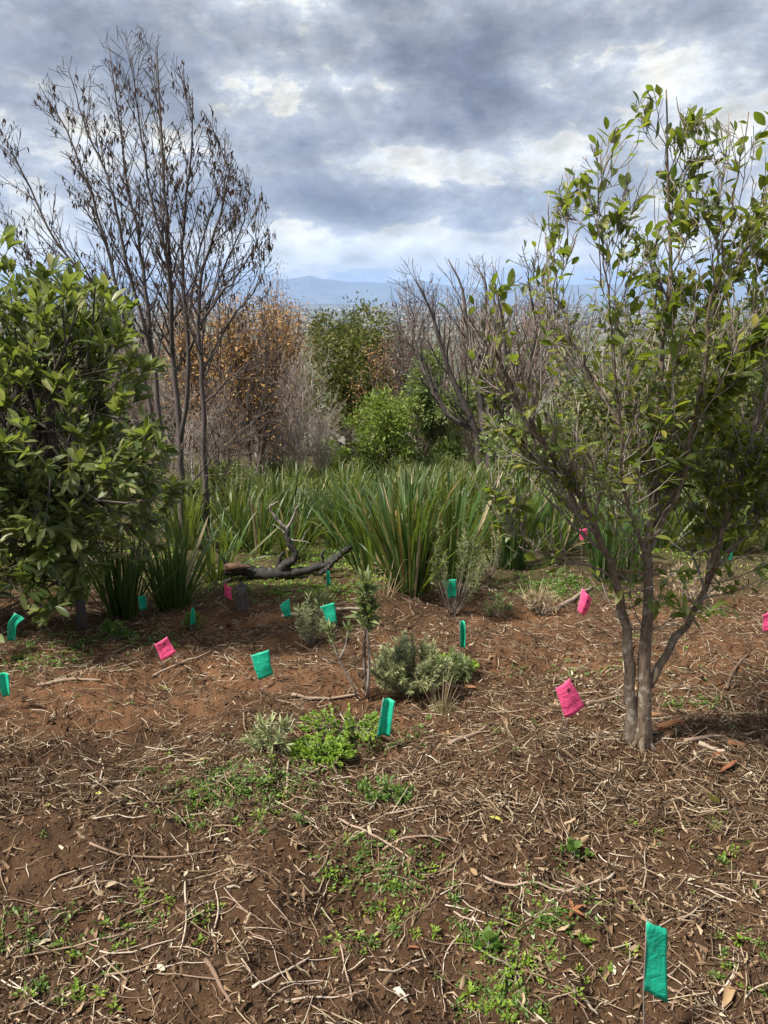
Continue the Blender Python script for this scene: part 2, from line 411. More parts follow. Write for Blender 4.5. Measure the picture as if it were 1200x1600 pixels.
# ------------------------------------------------------------------ ground, mountains, town
def build_ground():
    th = np.concatenate([np.linspace(-180, -42, 40)[:-1], np.linspace(-42, 42, 300), np.linspace(42, 180, 40)[1:-1]]) * math.pi / 180
    r = np.concatenate([np.exp(np.linspace(math.log(.35), math.log(14), 430))[:-1], np.exp(np.linspace(math.log(14), math.log(60000), 150))])
    T, Rr = np.meshgrid(th, r); X, Y = Rr * np.sin(T), Rr * np.cos(T)
    back = Y < 0
    Z = gz(X, Y)
    V = np.stack([X, Y, Z], -1).reshape(-1, 3); nt = len(th)
    i = np.arange(len(r) - 1)[:, None] * nt; j = np.arange(nt)[None]
    q = np.stack([i + j, i + nt + j, i + nt + (j + 1) % nt, i + (j + 1) % nt], -1).reshape(-1, 4)[:, ::-1]
    mb = MB(); mb.add(V, q)
    c = len(V); mb.add([[0, 0, float(gz(0., 0.))]], np.zeros((0, 3), int))
    mb.f.setdefault(3, []).append(np.stack([np.full(nt, c), (np.arange(nt) + 1) % nt, np.arange(nt)], -1))
    o = build('ground', mb, ground_mat(), smooth=True); tag(o, kind='structure')
build_ground()

def build_mountains():
    nx, ny = 900, 26
    xs = np.linspace(-34000, 34000, nx); ys = np.linspace(30000, 39000, ny)
    X, Y = np.meshgrid(xs, ys)
    # crest read off the photograph (pixel x, pixel y) and carried on to both sides
    cx = [-200, 200, 415, 450, 475, 487, 500, 520, 560, 600, 625, 640, 655, 670, 700, 760, 900, 1400]
    cy = [446, 440, 437, 437, 434, 431, 435, 438, 441, 442, 440, 436, 437, 441, 447, 450, 444, 446]
    px = 600 + X / Y * F * 1.02
    hy = np.interp(px, cx, cy) + 2.6 * fbm(X / 900, Y * 0 + 3, 5)
    top = (467 - hy) / F * 34000
    s = (ys - 30000) / 9000
    prof = np.interp(s, [0, .12, .28, .45, .6, .8, 1], [0, .22, .5, 1, .8, .55, .3])[:, None]
    Z = PLAIN - 6 + (top + 150) * prof * (1 + .18 * fbm(X / 1500, Y / 1500, 4) * (prof < .95))
    V = np.stack([X, Y, Z], -1).reshape(-1, 3)
    i = np.arange(ny - 1)[:, None] * nx; j = np.arange(nx - 1)[None]
    q = np.stack([i + j, i + j + 1, i + nx + j + 1, i + nx + j], -1).reshape(-1, 4)
    mb = MB(); mb.add(V, q)
    m, t, b = new_mat('mountain_rock'); g = t.node('ShaderNodeNewGeometry')
    t.l.new(t.ramp(t.noise(g.outputs['Position'], .001, 5, .6), [(.35, (.035, .04, .035)), (.65, (.09, .088, .08))]), b.inputs['Base Color'])
    b.inputs['Roughness'].default_value = .95
    tag(build('mountains', mb, m, smooth=True), kind='structure')
build_mountains()

BOXV = np.array([[x, y, z] for z in (0, 1) for y in (-.5, .5) for x in (-.5, .5)], float)
BOXF = [np.array([(0, 2, 3, 1), (4, 5, 7, 6), (0, 1, 5, 4), (1, 3, 7, 5), (3, 2, 6, 7), (2, 0, 4, 6)])]
def build_town():
    N = 3600; d = np.exp(rng.uniform(math.log(3500), math.log(26000), N)); a = rng.uniform(-.45, .45, N)
    pos = np.stack([d * np.sin(a), d * np.cos(a), np.full(N, PLAIN - 3)], -1)
    keep = fbm(pos[:, 0] / 700, pos[:, 1] / 700, 3) > -.12; pos = pos[keep]; N = len(pos)
    yaw = rng.uniform(0, 3.14, N); s = np.stack([rng.uniform(14, 60, N), rng.uniform(10, 30, N), rng.uniform(6, 16, N)], -1) * (1 + pos[:, 1:2] / 15000)
    c, sn = np.cos(yaw), np.sin(yaw); Rm = np.zeros((N, 3, 3)); Rm[:, 0, 0] = c; Rm[:, 0, 1] = -sn; Rm[:, 1, 0] = sn; Rm[:, 1, 1] = c; Rm[:, 2, 2] = 1
    mb = MB(); mb.inst(BOXV, BOXF, Rm * s[:, None, :], pos)
    o = build('distant_town', mb, rand_mat('town_walls', [(0, (.08, .075, .07)), (.5, (.17, .16, .15)), (.85, (.28, .27, .26)), (1, (.45, .44, .42))]))
    tag(o, 'pale scatter of distant town buildings on the plain below the mountains', 'town', kind='stuff')
build_town()

# ------------------------------------------------------------------ plant building blocks
BROAD, BROADF = leaf_shape([(0, .02), (.12, .11), (.35, .205), (.62, .205), (.85, .12), (.96, .045), (1, 0)], .3, .12)
LANCE, LANCEF = leaf_shape([(0, .02), (.25, .085), (.55, .125), (.82, .085), (1, 0)], .4, .2)
NARROW, NARROWF = leaf_shape([(0, .03), (.5, .075), (1, 0)], .3, .15)
SIMPLE, SIMPLEF = leaf_shape([(0, 0), (.45, .26), (1, 0)], .5, .25)
CURLED, CURLEDF = leaf_shape([(0, .05), (.3, .16), (.7, .14), (1, 0)], 1.1, .45, .03)

def grow(g, p, d, L, r, lvl, cfg, out, tips):
    n = cfg['seg'][lvl]; st = L / n; pts = [p]; dirs = []
    d = unit(d)
    for i in range(n):
        d = unit(d + g.normal(0, cfg['wob'][lvl], 3) + np.array([0, 0, cfg['up'][lvl]])); p = p + d * st
        pts.append(p); dirs.append(d)
    rad = np.linspace(r, max(r * cfg['taper'], cfg['rmin']), n + 1)
    out.append((np.array(pts), rad, lvl))
    last = lvl == len(cfg['seg']) - 1
    if last: tips.append((pts[-1], dirs[-1])); tips.append((pts[-2], dirs[-2]))
    else:
        tips.append((pts[-1], dirs[-1]))
        branch_off(g, np.array(pts), rad, L, lvl, cfg, out, tips)
def branch_off(g, pts, rad, L, lvl, cfg, out, tips):
    n = len(pts) - 1
    for k in range(cfg['kids'][lvl]):
        tt = cfg['t0'][lvl] + (1 - cfg['t0'][lvl]) * (k + g.random()) / cfg['kids'][lvl]; f = tt * n; i = min(int(f), n - 1)
        pp = pts[i] + (pts[i + 1] - pts[i]) * (f - i); dd = unit(pts[i + 1] - pts[i])
        side = unit(np.cross(dd, g.normal(0, 1, 3))); a = cfg['ang'][lvl] * g.uniform(.7, 1.3)
        nd = dd * math.cos(a) + side * math.sin(a)
        rr = max((rad[i]) * cfg['rr'], cfg['rmin'])
        grow(g, pp, nd, L * cfg['ratio'][lvl] * (1.15 - .6 * tt) * g.uniform(.75, 1.25), rr, lvl + 1, cfg, out, tips)

def smooth_path(pts, n):
    """Catmull-Rom through the points"""
    P = np.array(pts, float); P = np.vstack([2 * P[0] - P[1], P, 2 * P[-1] - P[-2]]); res = []
    m = len(P) - 3
    for s in np.linspace(0, m - 1e-6, n):
        i = int(s); t = s - i; a, b, c, d = P[i:i + 4]
        res.append(.5 * ((2 * b) + (-a + c) * t + (2 * a - 5 * b + 4 * c - d) * t * t + (-a + 3 * b - 3 * c + d) * t**3))
    return np.array(res)
def pxpath(pp, Y, n=12, join=None):
    """a path given in pixels of the photograph at a depth (or depths); join: stems it grows out of"""
    k = len(pp); Ys = np.full(k, Y) if np.isscalar(Y) else np.asarray(Y)
    pts = [at(a, b, y) for (a, b), y in zip(pp, Ys)]
    if join:
        allp = np.concatenate(join); x, y, _ = to_px(allp); j = np.argmin((x - pp[0][0])**2 + (y - pp[0][1])**2); pts[0] = allp[j]
    return smooth_path(pts, n)

def whorl(g, tips, per, size, spread=(.5, 1.1), jitter=.25, back=.08):
    """leaf directions around twig tips: returns D, pos, size, roll"""
    P = np.array([t[0] for t in tips]); D = unit(np.array([t[1] for t in tips])); N = len(P)
    k = g.integers(per[0], per[1] + 1, N); idx = np.repeat(np.arange(N), k); m = len(idx)
    rnd = unit(g.normal(0, 1, (m, 3))); side = unit(np.cross(D[idx], rnd))
    a = g.uniform(*spread, m)[:, None]
    d = D[idx] * np.cos(a) + side * np.sin(a)
    pos = P[idx] - D[idx] * g.uniform(0, back, (m, 1))
    return d, pos, g.uniform(size[0], size[1], m), g.normal(0, .5, m)
def to_px(P):
    P = np.asarray(P) - [0, 0, CAM_H]; c, s = math.cos(PITCH), math.sin(PITCH)
    dep = P[:, 1] * c - P[:, 2] * s; up = P[:, 1] * s + P[:, 2] * c
    return 600 + P[:, 0] / dep * F, 800 - up / dep * F, dep
def leaves(thing_o, g, D, pos, size, roll, shape, mat, nsep, name='leaf', width=1.0):
    """the nsep leaves that show largest become parts of their own, the rest one foliage part"""
    bv, bf = shape
    S = np.stack([size * width, size, size], -1)
    mats = frames(D, roll, S)
    x, y, dep = to_px(pos)
    seen = (x > -10) & (x < 1210) & (y > -10) & (y < 1610)
    face = np.abs(np.einsum('ni,ni->n', mats[:, :, 2] / size[:, None], unit(pos - [0, 0, CAM_H])))
    score = np.where(seen, size / dep * (.35 + face), 0) + np.where(seen, (10 - dep) * .004, 0)
    order = np.argsort(-score); sep = order[:nsep] if nsep else np.array([], int); rest = order[nsep:]
    if len(rest):
        mb = MB(); mb.inst(bv, bf, mats[rest], pos[rest]); f = build('foliage', mb, mat, thing_o); tag(f, kind='stuff')
    if len(sep):
        mb = MB()
        for fa in bf: pass
        mb.v.append(bv); mb.n = len(bv)
        for fa in bf: mb.f.setdefault(fa.shape[1], []).append(fa)
        me = mb.mesh(name); me.materials.append(mat)
        for i in sep: place(name, me, mats[i], pos[i], thing_o)

# ------------------------------------------------------------------ right-hand young tree
def right_tree():
    g = np.random.default_rng(21)
    base = hit(1000, 1163); Y = base[1]
    t = thing('young_tree', base, 'multi-stemmed young tree with broad green leaves on the right of the clearing', 'tree')
    px = 1200 / Y
    stems = [
        ([(988, 1172), (984, 1090), (982, 1010), (968, 930), (945, 865), (905, 775), (850, 690), (800, 610), (775, 540)], [0, 0, 0, -.02, -.05, -.1, -.15, -.2, -.25], .026, .006),
        ([(1003, 1172), (1004, 1100), (1008, 1020), (1012, 930), (1016, 830), (1020, 720), (1030, 600), (1042, 480), (1048, 360), (1045, 240), (1041, 140)], [0, 0, 0, 0, .02, .04, .05, .06, .06, .05, .05], .031, .0025),
        ([(1010, 1075), (1040, 1025), (1085, 955), (1112, 890), (1140, 800), (1175, 690), (1215, 560), (1240, 450)], [0, .02, .05, .08, .1, .1, .1, .1], .0175, .006),
        ([(1012, 1010), (1016, 930), (1000, 850), (975, 760), (965, 640), (955, 500), (940, 380), (935, 300)], [-.01, -.03, -.08, -.12, -.15, -.18, -.2, -.2], .013, .002),
        ([(1016, 840), (1060, 760), (1090, 650), (1105, 520), (1130, 380), (1160, 260), (1170, 175)], [.02, -.05, -.1, -.12, -.12, -.12, -.12], .016, .002),
        ([(1100, 905), (1140, 800), (1200, 740), (1270, 690)], [.07, 0, -.1, -.2], .014, .005),
        ([(1018, 760), (985, 680), (930, 600), (890, 520), (865, 420), (858, 300)], [.03, .1, .18, .2, .2, .2], .014, .002),
        ([(930, 830), (900, 780), (850, 720), (790, 660), (770, 600)], [-.06, -.1, -.1, -.1, -.1], .008, .003),
        ([(1030, 610), (1080, 520), (1120, 440), (1190, 360), (1230, 260)], [.05, .1, .15, .15, .15], .011, .003),
        ([(1020, 720), (1090, 640), (1160, 560), (1230, 500)], [.04, -.1, -.2, -.25], .012, .004),
        ([(960, 905), (905, 880), (840, 860), (800, 820), (790, 770)], [-.03, -.08, -.12, -.14, -.14], .008, .002),
        ([(1118, 880), (1150, 850), (1180, 790), (1190, 640), (1180, 470), (1195, 330)], [.08, .15, .25, .3, .35, .35], .012, .002),
    ]
    cfg = dict(seg=[8, 7, 5, 4], wob=[.05, .07, .10, .12], up=[.05, .10, .10, .08], taper=.35, rmin=.0013, kids=[12, 7, 3], t0=[.22, .2, .2],
               ang=[.62, .6, .6], ratio=[.42, .55, .55], rr=.55)
    twigs, tips, paths = [], [], []
    for si, (pp, dy, r0, r1) in enumerate(stems):
        path = pxpath(pp, Y + np.array(dy), 22, paths[:3] if si > 2 else None)
        path[1:-1] += g.normal(0, .006, path[1:-1].shape)
        rad = r1 + (r0 - r1) * (1 - np.linspace(0, 1, 22))**1.35
        rad = rad * (1 + g.normal(0, .045, 22)) * (1 if si < 3 else .78)
        if si < 2: rad[:3] *= [1.5, 1.2, 1.06]
        paths.append(path)
        mb = MB(); mb.tubes([(path, rad)], 10 if si < 3 else 7)
        o = build('stem' if si < 3 else 'bough', mb, M['grey_bark'], t, True)
        L = np.sum(np.linalg.norm(np.diff(path, axis=0), axis=1))
        c2 = dict(cfg); c2['kids'] = [int(7 + 11 * L), 6, 2]
        if si == 0: c2['t0'] = [.5, .2, .2]
        if si == 1: c2['t0'] = [.36, .2, .2]
        if si == 2: c2['t0'] = [.35, .2, .2]
        branch_off(g, path, rad, min(L * .55, .8), 0, c2, twigs, tips)
        tips.append((path[-1], unit(path[-1] - path[-2])))
        for i in range(9, 22, 2): tips.append((path[i], unit(path[i] - path[i - 1])))
    for a in (-2.6, -1.7, -.6, .3, 1.5, 2.5):     # roots running into the soil
        d = np.array([math.cos(a), math.sin(a), 0]); p = np.array([base + d * .012 + [0, 0, .060], base + d * .028 + [0, 0, .026], base + d * .046 + [0, 0, .004], base + d * .07 + [0, 0, -.022]]); mb = MB(); mb.tubes([(smooth_path(p, 9), np.linspace(.02, .007, 9))], 7); build('root', mb, M['grey_bark'], t, True)
    # low leafy sprays and long bare upright shoots
    for k in range(64):
        si, f = g.integers(0, 4), g.random(); st = paths[si]; xx, yy, _ = to_px(st); ok = np.where((yy > 740) & (yy < 1010))[0]
        if not len(ok): continue
        p0 = st[ok[g.integers(0, len(ok))]]; a = g.uniform(0, 6.28); grow(g, p0, np.array([math.cos(a), math.sin(a) * .8, g.uniform(-.1, .7)]), g.uniform(.12, .34), .003, 2, cfg, twigs, tips); tips += tips[-2:]
    ends = [w[0][-2] for w in twigs if w[2] <= 2]
    for k in range(330):
        p0 = ends[g.integers(0, len(ends))]; n_ = 5; d = unit(np.array([g.normal(0, .28), g.normal(0, .28), 1])); L = g.uniform(.10, .27); pts = p0 + d * np.linspace(0, L, n_)[:, None] + g.normal(0, .004, (n_, 3)) * np.linspace(0, 1, n_)[:, None]
        twigs.append((pts, np.linspace(.0024, .0011, n_), 2))
    # hold the crown to the outline in the photograph
    def inside(p):
        x, y, _ = to_px(np.array([p])); x, y = x[0], y[0]
        top = np.interp(x, [740, 790, 850, 880, 930, 1000, 1040, 1060, 1100, 1140, 1180, 1250], [480, 400, 320, 300, 260, 190, 150, 170, 210, 210, 200, 200])
        return y > top - 34 + 40 * vnoise(np.array([x / 23.]), np.array([3.]))[0] and y < np.interp(x, [780, 900, 1000, 1200], [850, 880, 985, 950]) and not (885 < x < 945 and 900 < y < 985)
    mb3, mb4 = MB(), MB()
    keep = [w for w in twigs if inside(w[0][-1])]
    mb3.tubes([(p, r) for p, r, l in keep if l <= 2], 4); mb3.tubes([(p, r) for p, r, l in keep if l > 2], 3, False)
    tag(build('branchwork', mb3, M['twig_bark'], t), kind='stuff')
    tips = [q for q in tips if inside(q[0])]
    sel = [q for q in tips if g.random() < .5]
    for si in (1, 3, 4, 6, 11):      # leafy leaders at the top of the crown
        for j in (21, 20, 19, 18, 17): sel.append((paths[si][j], unit(paths[si][j] - paths[si][j - 1])))
    D, pos, size, roll = whorl(g, sel, (1, 4), (.028, .062), (.35, 1.35), back=.09)
    x, y, dep = to_px(pos)
    size = size * np.where(y > 600, 1.08, 1.0); D = D + np.where(y > 600, -.25, .1)[:, None] * np.array([0, 0, 1.])
    k = g.random(len(size)) < np.clip(np.interp(y, [150, 400, 700, 950], [.5, .55, .66, .7]) * np.interp(x, [760, 950, 1100], [.5, .6, 1.0]) * np.where((x < 930) & (y > 470), .5, 1) * np.where((x > 1000) & (y > 560), 1.4, 1), 0, 1)
    leaves(t, g, D[k], pos[k], size[k], roll[k], (BROAD, BROADF), M['tree_leaf'], 300, width=1.05)
    print('right tree leaves', k.sum(), 'twigs', len(keep))
right_tree()

# ------------------------------------------------------------------ left-hand evergreen
def left_bush():
    g = np.random.default_rng(5)
    base = hit(130, 985)
    t = thing('evergreen_shrub', base, 'dense evergreen shrub with whorled olive-green leaves at the left edge', 'shrub')
    Y = base[1]
    cen = at(40, 700, Y - .15); 
    limbs, tips, twigs = [], [], []
    mb = MB()
    trunk = pxpath([(130, 992), (124, 930), (118, 860), (100, 790), (80, 720), (60, 640)], Y + np.array([0, 0, 0, -.03, -.06, -.1]), 14)
    mb.tubes([(trunk, np.linspace(.035, .018, 14))], 9); build('trunk', mb, M['dark_bark'], t, True)
    trunk2 = pxpath([(-60, 1010), (-50, 900), (-20, 780), (20, 650), (40, 540)], Y + np.array([-.3, -.3, -.25, -.2, -.2]), 14)
    trunk2[0][2] = gz(trunk2[0][0], trunk2[0][1]) - .02
    mb = MB(); mb.tubes([(trunk2, np.linspace(.04, .018, 14))], 9); build('trunk', mb, M['dark_bark'], t, True)
    # outline of the crown: right edge in pixels as a function of y
    def redge(y): return np.interp(y, [360, 395, 430, 480, 540, 580, 640, 700, 760, 800, 850, 900, 960, 1000], [25, 60, 225, 235, 215, 305, 310, 285, 290, 265, 250, 225, 150, 70])
    def top(x): return np.interp(x, [-200, 0, 20, 45, 110, 150, 215, 250, 300], [340, 350, 362, 420, 405, 440, 430, 540, 570])
    cfg = dict(seg=[6, 5, 4], wob=[.10, .12, .15], up=[.06, .10, .14], taper=.4, rmin=.0022, kids=[6, 4], t0=[.3, .25], ang=[.7, .7], ratio=[.5, .55], rr=.6)
    for k in range(92):
        src = trunk if g.random() < .6 else trunk2
        i = g.integers(4, 14); p0 = src[i]
        py = g.uniform(400, 985); px = g.uniform(-150, redge(py) - 25)
        if py < top(px) + 30: continue
        tgt = at(px, py, Y + g.uniform(-.75, .6))
        v = tgt - p0; L = np.linalg.norm(v)
        if L < .2: continue
        grow(g, p0, v + [0, 0, -.1], L, .012, 0, cfg, twigs, tips)
    # low sprigs hanging near the camera at the left edge
    def inside(p, m=0):
        x, y, _ = to_px(np.array([p])); x, y = x[0], y[0]
        jx = 55 * (vnoise(np.array([p[2] * 5.]), np.array([p[1] * 5 + p[0] * 3]))[0]); return x < redge(y) - 8 + m + jx and y > top(x) + 18 - m + jx and y < np.interp(x, [-100, 40, 120, 200, 280], [1060, 985, 925, 895, 840]) and not (-5 < x < 60 and 935 < y < 1015)
    mb = MB(); kt = [w for w in twigs if inside(w[0][-1], 10) and (w[2] == 0 or g.random() < .6)]
    mb.tubes([(p, r) for p, r, l in kt], 4, False); tag(build('branchwork', mb, M['dark_bark'], t), kind='stuff')
    tips = [q for q in tips if inside(q[0])]
    tips = [(p, unit(unit(d) + np.array([0, 0, .55]))) for p, d in tips]
    D, pos, size, roll = whorl(g, [q for q in tips if g.random() < .55], (3, 6), (.065, .125), (.25, 1.05), back=.05)
    _, yy, _ = to_px(pos); D = D + np.where(yy > 700, -.45, .05)[:, None] * np.array([0, 0, 1.])
    leaves(t, g, D, pos, size, roll, (LANCE, LANCEF), M['olive_leaf'], 300, width=1.4)
    print('left bush leaves', len(D))
left_bush()

# ------------------------------------------------------------------ left bare tree
def bare_tree():
    g = np.random.default_rng(11)
    base = hit(278, 848); Y = base[1]
    t = thing('bare_tree', base, 'tall bare multi-trunked tree with withered brown leaves rising behind the left shrub', 'tree')
    stems = [
        ([(283, 856), (284, 760), (278, 640), (268, 500), (262, 360), (252, 220), (245, 70)], 0, .062, .006),
        ([(262, 850), (256, 760), (248, 640), (232, 500), (218, 380), (195, 260), (170, 70)], .15, .055, .006),
        ([(256, 846), (250, 740), (226, 600), (190, 480), (160, 360), (115, 230), (60, 130)], .3, .045, .006),
        ([(322, 836), (320, 740), (318, 640), (312, 520), (315, 430), (345, 330), (362, 250)], -.2, .050, .005),
        ([(290, 700), (295, 560), (285, 420), (290, 330), (300, 220), (300, 140)], -.1, .035, .005),
        ([(250, 700), (215, 560), (150, 450), (90, 380), (30, 260), (5, 215)], .3, .035, .005),
        ([(300, 560), (330, 480), (370, 430), (395, 390), (405, 370)], -.3, .022, .004),
        ([(240, 560), (200, 420), (175, 300), (135, 200), (105, 100)], .1, .03, .004),
        ([(320, 640), (350, 600), (385, 570), (430, 545)], -.3, .016, .004),
        ([(280, 790), (310, 740), (350, 700), (405, 650), (440, 640)], -.3, .014, .004),
        ([(268, 560), (262, 420), (235, 300), (215, 170), (205, 85)], -.2, .026, .004),
        ([(200, 560), (130, 470), (60, 420), (10, 350)], .2, .02, .004),
        ([(315, 520), (340, 440), (380, 350), (392, 300)], -.2, .018, .004),
        ([(312, 600), (350, 520), (400, 450), (425, 400)], -.2, .016, .004),
        ([(290, 500), (310, 400), (345, 290), (352, 240)], .1, .018, .004),
    ]
    cfg = dict(seg=[8, 6, 4], wob=[.03, .04, .06], up=[.02, .035, .03], taper=.3, rmin=.0023, kids=[12, 5], t0=[.25, .2], ang=[.55, .7], ratio=[.30, .42], rr=.45)
    twigs, tips, paths = [], [], []
    for i, (pp, dy, r0, r1) in enumerate(stems):
        path = pxpath(pp, Y + dy + np.linspace(0, dy, len(pp)), 24, paths if i > 3 else None); paths.append(path)
        if i < 4: path[0][2] = gz(path[0][0], path[0][1]) - .05
        path[2:-1] += g.normal(0, .007, path[2:-1].shape)
        rad = np.linspace(r0, r1, 24) * .74
        if i < 4: rad[:3] *= [1.3, 1.15, 1.05]
        mb = MB(); mb.tubes([(path, rad)], 8)
        build('trunk' if i < 4 else 'bough', mb, M['dark_bark'], t, True)
        L = np.sum(np.linalg.norm(np.diff(path, axis=0), axis=1))
        c2 = dict(cfg); c2['kids'] = [int(7 * L + 6), 6]; c2['t0'] = [.40 if i < 4 else .2, .15]
        branch_off(g, path, rad, 2.2, 0, c2, twigs, tips)
    def inside(p):
        x, y, _ = to_px(np.array([p])); x, y = x[0], y[0]
        top = np.interp(x, [-60, 0, 60, 100, 160, 240, 300, 310, 350, 380, 420, 440], [235, 200, 150, 105, 70, 70, 105, 180, 220, 280, 340, 480])
        return y > top - 25 + 70 * vnoise(np.array([x / 17.]), np.array([y / 60.]))[0] and x < 450
    tw = [w for w in twigs if inside(w[0][-1])]
    mb = MB(); mb.tubes([(p, r) for p, r, l in tw], 4, False)
    tag(build('branchwork', mb, M['dark_bark'], t), kind='stuff')
    tips = [q for q in tips if inside(q[0])]
    sel = [q for q in tips if g.random() < (.2 if to_px(q[0][None])[1][0] > 130 else .05)]
    for si in (1, 3, 4, 6, 11):      # leafy leaders at the top of the crown
        for j in (21, 20, 19, 18, 17): sel.append((paths[si][j], unit(paths[si][j] - paths[si][j - 1])))
    D, pos, size, roll = whorl(g, sel, (1, 5), (.03, .065), (.4, 1.2), back=.2)
    D = D * .5 + np.array([0, 0, -.8])
    mb = MB(); mb.inst(CURLED, CURLEDF, frames(D, roll, size), pos)
    tag(build('dead_leaves', mb, M['dead_leaf'], t), kind='stuff')
bare_tree()

# ------------------------------------------------------------------ sword-leaved clumps
def sword_leaf(curve, droop, w=.013):
    n = 7; v = []; z = 0; y = 0; ang = 0
    st = np.linspace(0, 1, n); pts = []
    a = R(90)
    for i, s in enumerate(st):
        pts.append((y, z)); a = R(90) - curve * s**1.5 - (droop * max(0, s - .6) * 2.5)
        y += math.cos(a) / (n - 1); z += math.sin(a) / (n - 1)
    rows = []; V = []
    for i, (yy, zz) in enumerate(pts):
        ww = w * np.interp(st[i], [0, .3, .7, .9, 1], [.7, 1, .9, .45, .04])
        V += [(-ww, yy, zz), (0, yy + ww * .35, zz), (ww, yy, zz)]
    q = []
    for i in range(n - 1):
        for k in range(2): q.append((3 * i + k, 3 * i + k + 1, 3 * i + 4 + k, 3 * i + 3 + k))
    return np.array(V), [np.array(q)]
SW = [sword_leaf(c, d, w) for c, d, w in [(.08, 0, .014), (.22, .1, .016), (.45, .25, .015), (.15, .7, .015), (.7, .5, .013), (.3, 0, .018), (.08, 1.4, .013), (.5, .8, .014)]]
def clump_mats(g, n, h, spread, lean=(0, 0)):
    yaw = g.uniform(0, 2 * math.pi, n); tilt = np.abs(g.normal(0, spread, n)); s = h * g.uniform(.6, 1.12, n)
    rad = g.uniform(0, 1, n)**.5
    Ms = np.zeros((n, 3, 3)); pos = np.zeros((n, 3))
    for i in range(n):
        # the blade bends away from the clump's middle along its local +y
        Rz = Matrix.Rotation(yaw[i] - math.pi / 2, 3, 'Z') @ Matrix.Rotation(-tilt[i], 3, 'X') @ Matrix.Rotation(g.normal(0, .5), 3, 'Z')
        Rz = Matrix.Rotation(lean[0], 3, 'Y') @ Matrix.Rotation(lean[1], 3, 'X') @ Rz
        Ms[i] = np.array(Rz) * s[i]
        pos[i] = (math.cos(yaw[i]) * rad[i] * .16 * h, math.sin(yaw[i]) * rad[i] * .13 * h, -.02)
    return Ms, pos, g.integers(0, len(SW), n)
_swm = {}
def sw_mesh(k, mk):
    if (k, mk) not in _swm:
        mb = MB(); mb.v.append(SW[k][0]); mb.n = len(SW[k][0]); mb.f[4] = [SW[k][1][0]]
        me = mb.mesh('sword_leaf', smooth=True); me.materials.append(M[mk]); _swm[(k, mk)] = me
    return _swm[(k, mk)]
def near_clump(px, py, hpx, n, spread, mk, label, seed, lean=(0, 0)):
    g = np.random.default_rng(seed); b = hit(px, py); h = hpx / F * (b[1] * 1.03)
    t = thing('sword_plant', b, label, 'plant', 'sword-leaved clumps')
    Ms, pos, k = clump_mats(g, n, h, spread, lean)
    for i in range(n): place('leaf', sw_mesh(int(k[i]), 'dry_blade' if g.random() < .05 else mk), Ms[i], b + pos[i], t)
    return t
near_clump(640, 922, 188, 190, .30, 'sword', 'largest clump of tall sword-shaped green leaves behind the red-tipped protea', 1, (-.03, 0))
near_clump(700, 905, 180, 85, .27, 'sword', 'tall sword-leaved clump just right of the largest clump', 2, (.08, 0))
near_clump(585, 900, 165, 70, .28, 'sword', 'sword-leaved clump leaning left beside the largest clump', 3, (-.14, 0))
near_clump(795, 886, 160, 120, .24, 'sword', 'sword-leaved clump between the largest clump and the young tree', 4)
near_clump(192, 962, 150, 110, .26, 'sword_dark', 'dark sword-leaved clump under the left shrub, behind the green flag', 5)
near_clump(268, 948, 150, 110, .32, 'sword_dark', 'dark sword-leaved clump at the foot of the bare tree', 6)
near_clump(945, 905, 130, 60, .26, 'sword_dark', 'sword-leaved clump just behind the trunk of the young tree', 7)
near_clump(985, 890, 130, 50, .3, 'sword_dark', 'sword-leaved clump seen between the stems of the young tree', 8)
near_clump(335, 905, 120, 60, .45, 'sword', 'low sword-leaved clump left of the charred log', 9)
near_clump(480, 850, 95, 60, .4, 'sword', 'small sword-leaved clump behind the forked charred branch', 10)
near_clump(405, 862, 110, 70, .42, 'sword', 'sword-leaved clump behind the left end of the charred log', 13)
near_clump(452, 872, 100, 55, .45, 'sword', 'low sword-leaved clump right behind the crook of the charred log', 14)
near_clump(530, 858, 120, 70, .40, 'sword', 'sword-leaved clump between the forked charred branch and the largest clump', 15)
near_clump(860, 872, 120, 60, .35, 'sword', 'sword-leaved clump left of the young tree, right of the second biggest clump', 16)
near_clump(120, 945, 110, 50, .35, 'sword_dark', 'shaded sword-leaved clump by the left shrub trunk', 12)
def field():
    g = np.random.default_rng(31)
    variants = []
    for v in range(6):
        mb = MB(); Ms, pos, k = clump_mats(g, 80, 1.0, .34)
        for s in range(len(SW)):
            w = k == s
            if w.any(): mb.inst(SW[s][0] * [1.1, 1, 1], SW[s][1], Ms[w], pos[w])
        me = mb.mesh('field_clump', smooth=True); me.materials.append(M['field_sword']); variants.append(me)
    rows = [(860, 'first row'), (832, 'second row'), (808, 'third row'), (788, 'fourth row'), (770, 'fifth row'), (756, 'sixth row'), (745, 'farthest row')]
    def col_text(x): return 'by the bare tree trunks' if x < 420 else 'behind the charred log' if x < 570 else 'behind the largest clump' if x < 740 else 'left of the young tree' if x < 900 else 'behind the young tree'
    for ri, (py, txt) in enumerate(rows):
        x = 300
        while x < 1230:
            b = hit(x + g.uniform(-12, 12), py + g.uniform(-6, 6)); x += g.uniform(34, 66) * (1.25 - .08 * ri)
            if 440 < x < 570 and ri == 0: continue
            o = bpy.data.objects.new('sword_plant', variants[g.integers(0, 6)]); link(o)
            s = g.uniform(.5, .85) * (1 if ri < 3 else .8)
            o.location = tuple(b); o.scale = (s * 1.1, s * 1.1, s); o.rotation_euler = (g.normal(0, .06), g.normal(0, .06), g.uniform(0, 6.28))
            tx = float(to_px(b[None])[0][0]); tag(o, 'sword-leaved clump in the %s of the field, %s' % (txt, col_text(tx)), 'plant', 'field clumps, %s, %s' % (txt, col_text(tx)))
field()

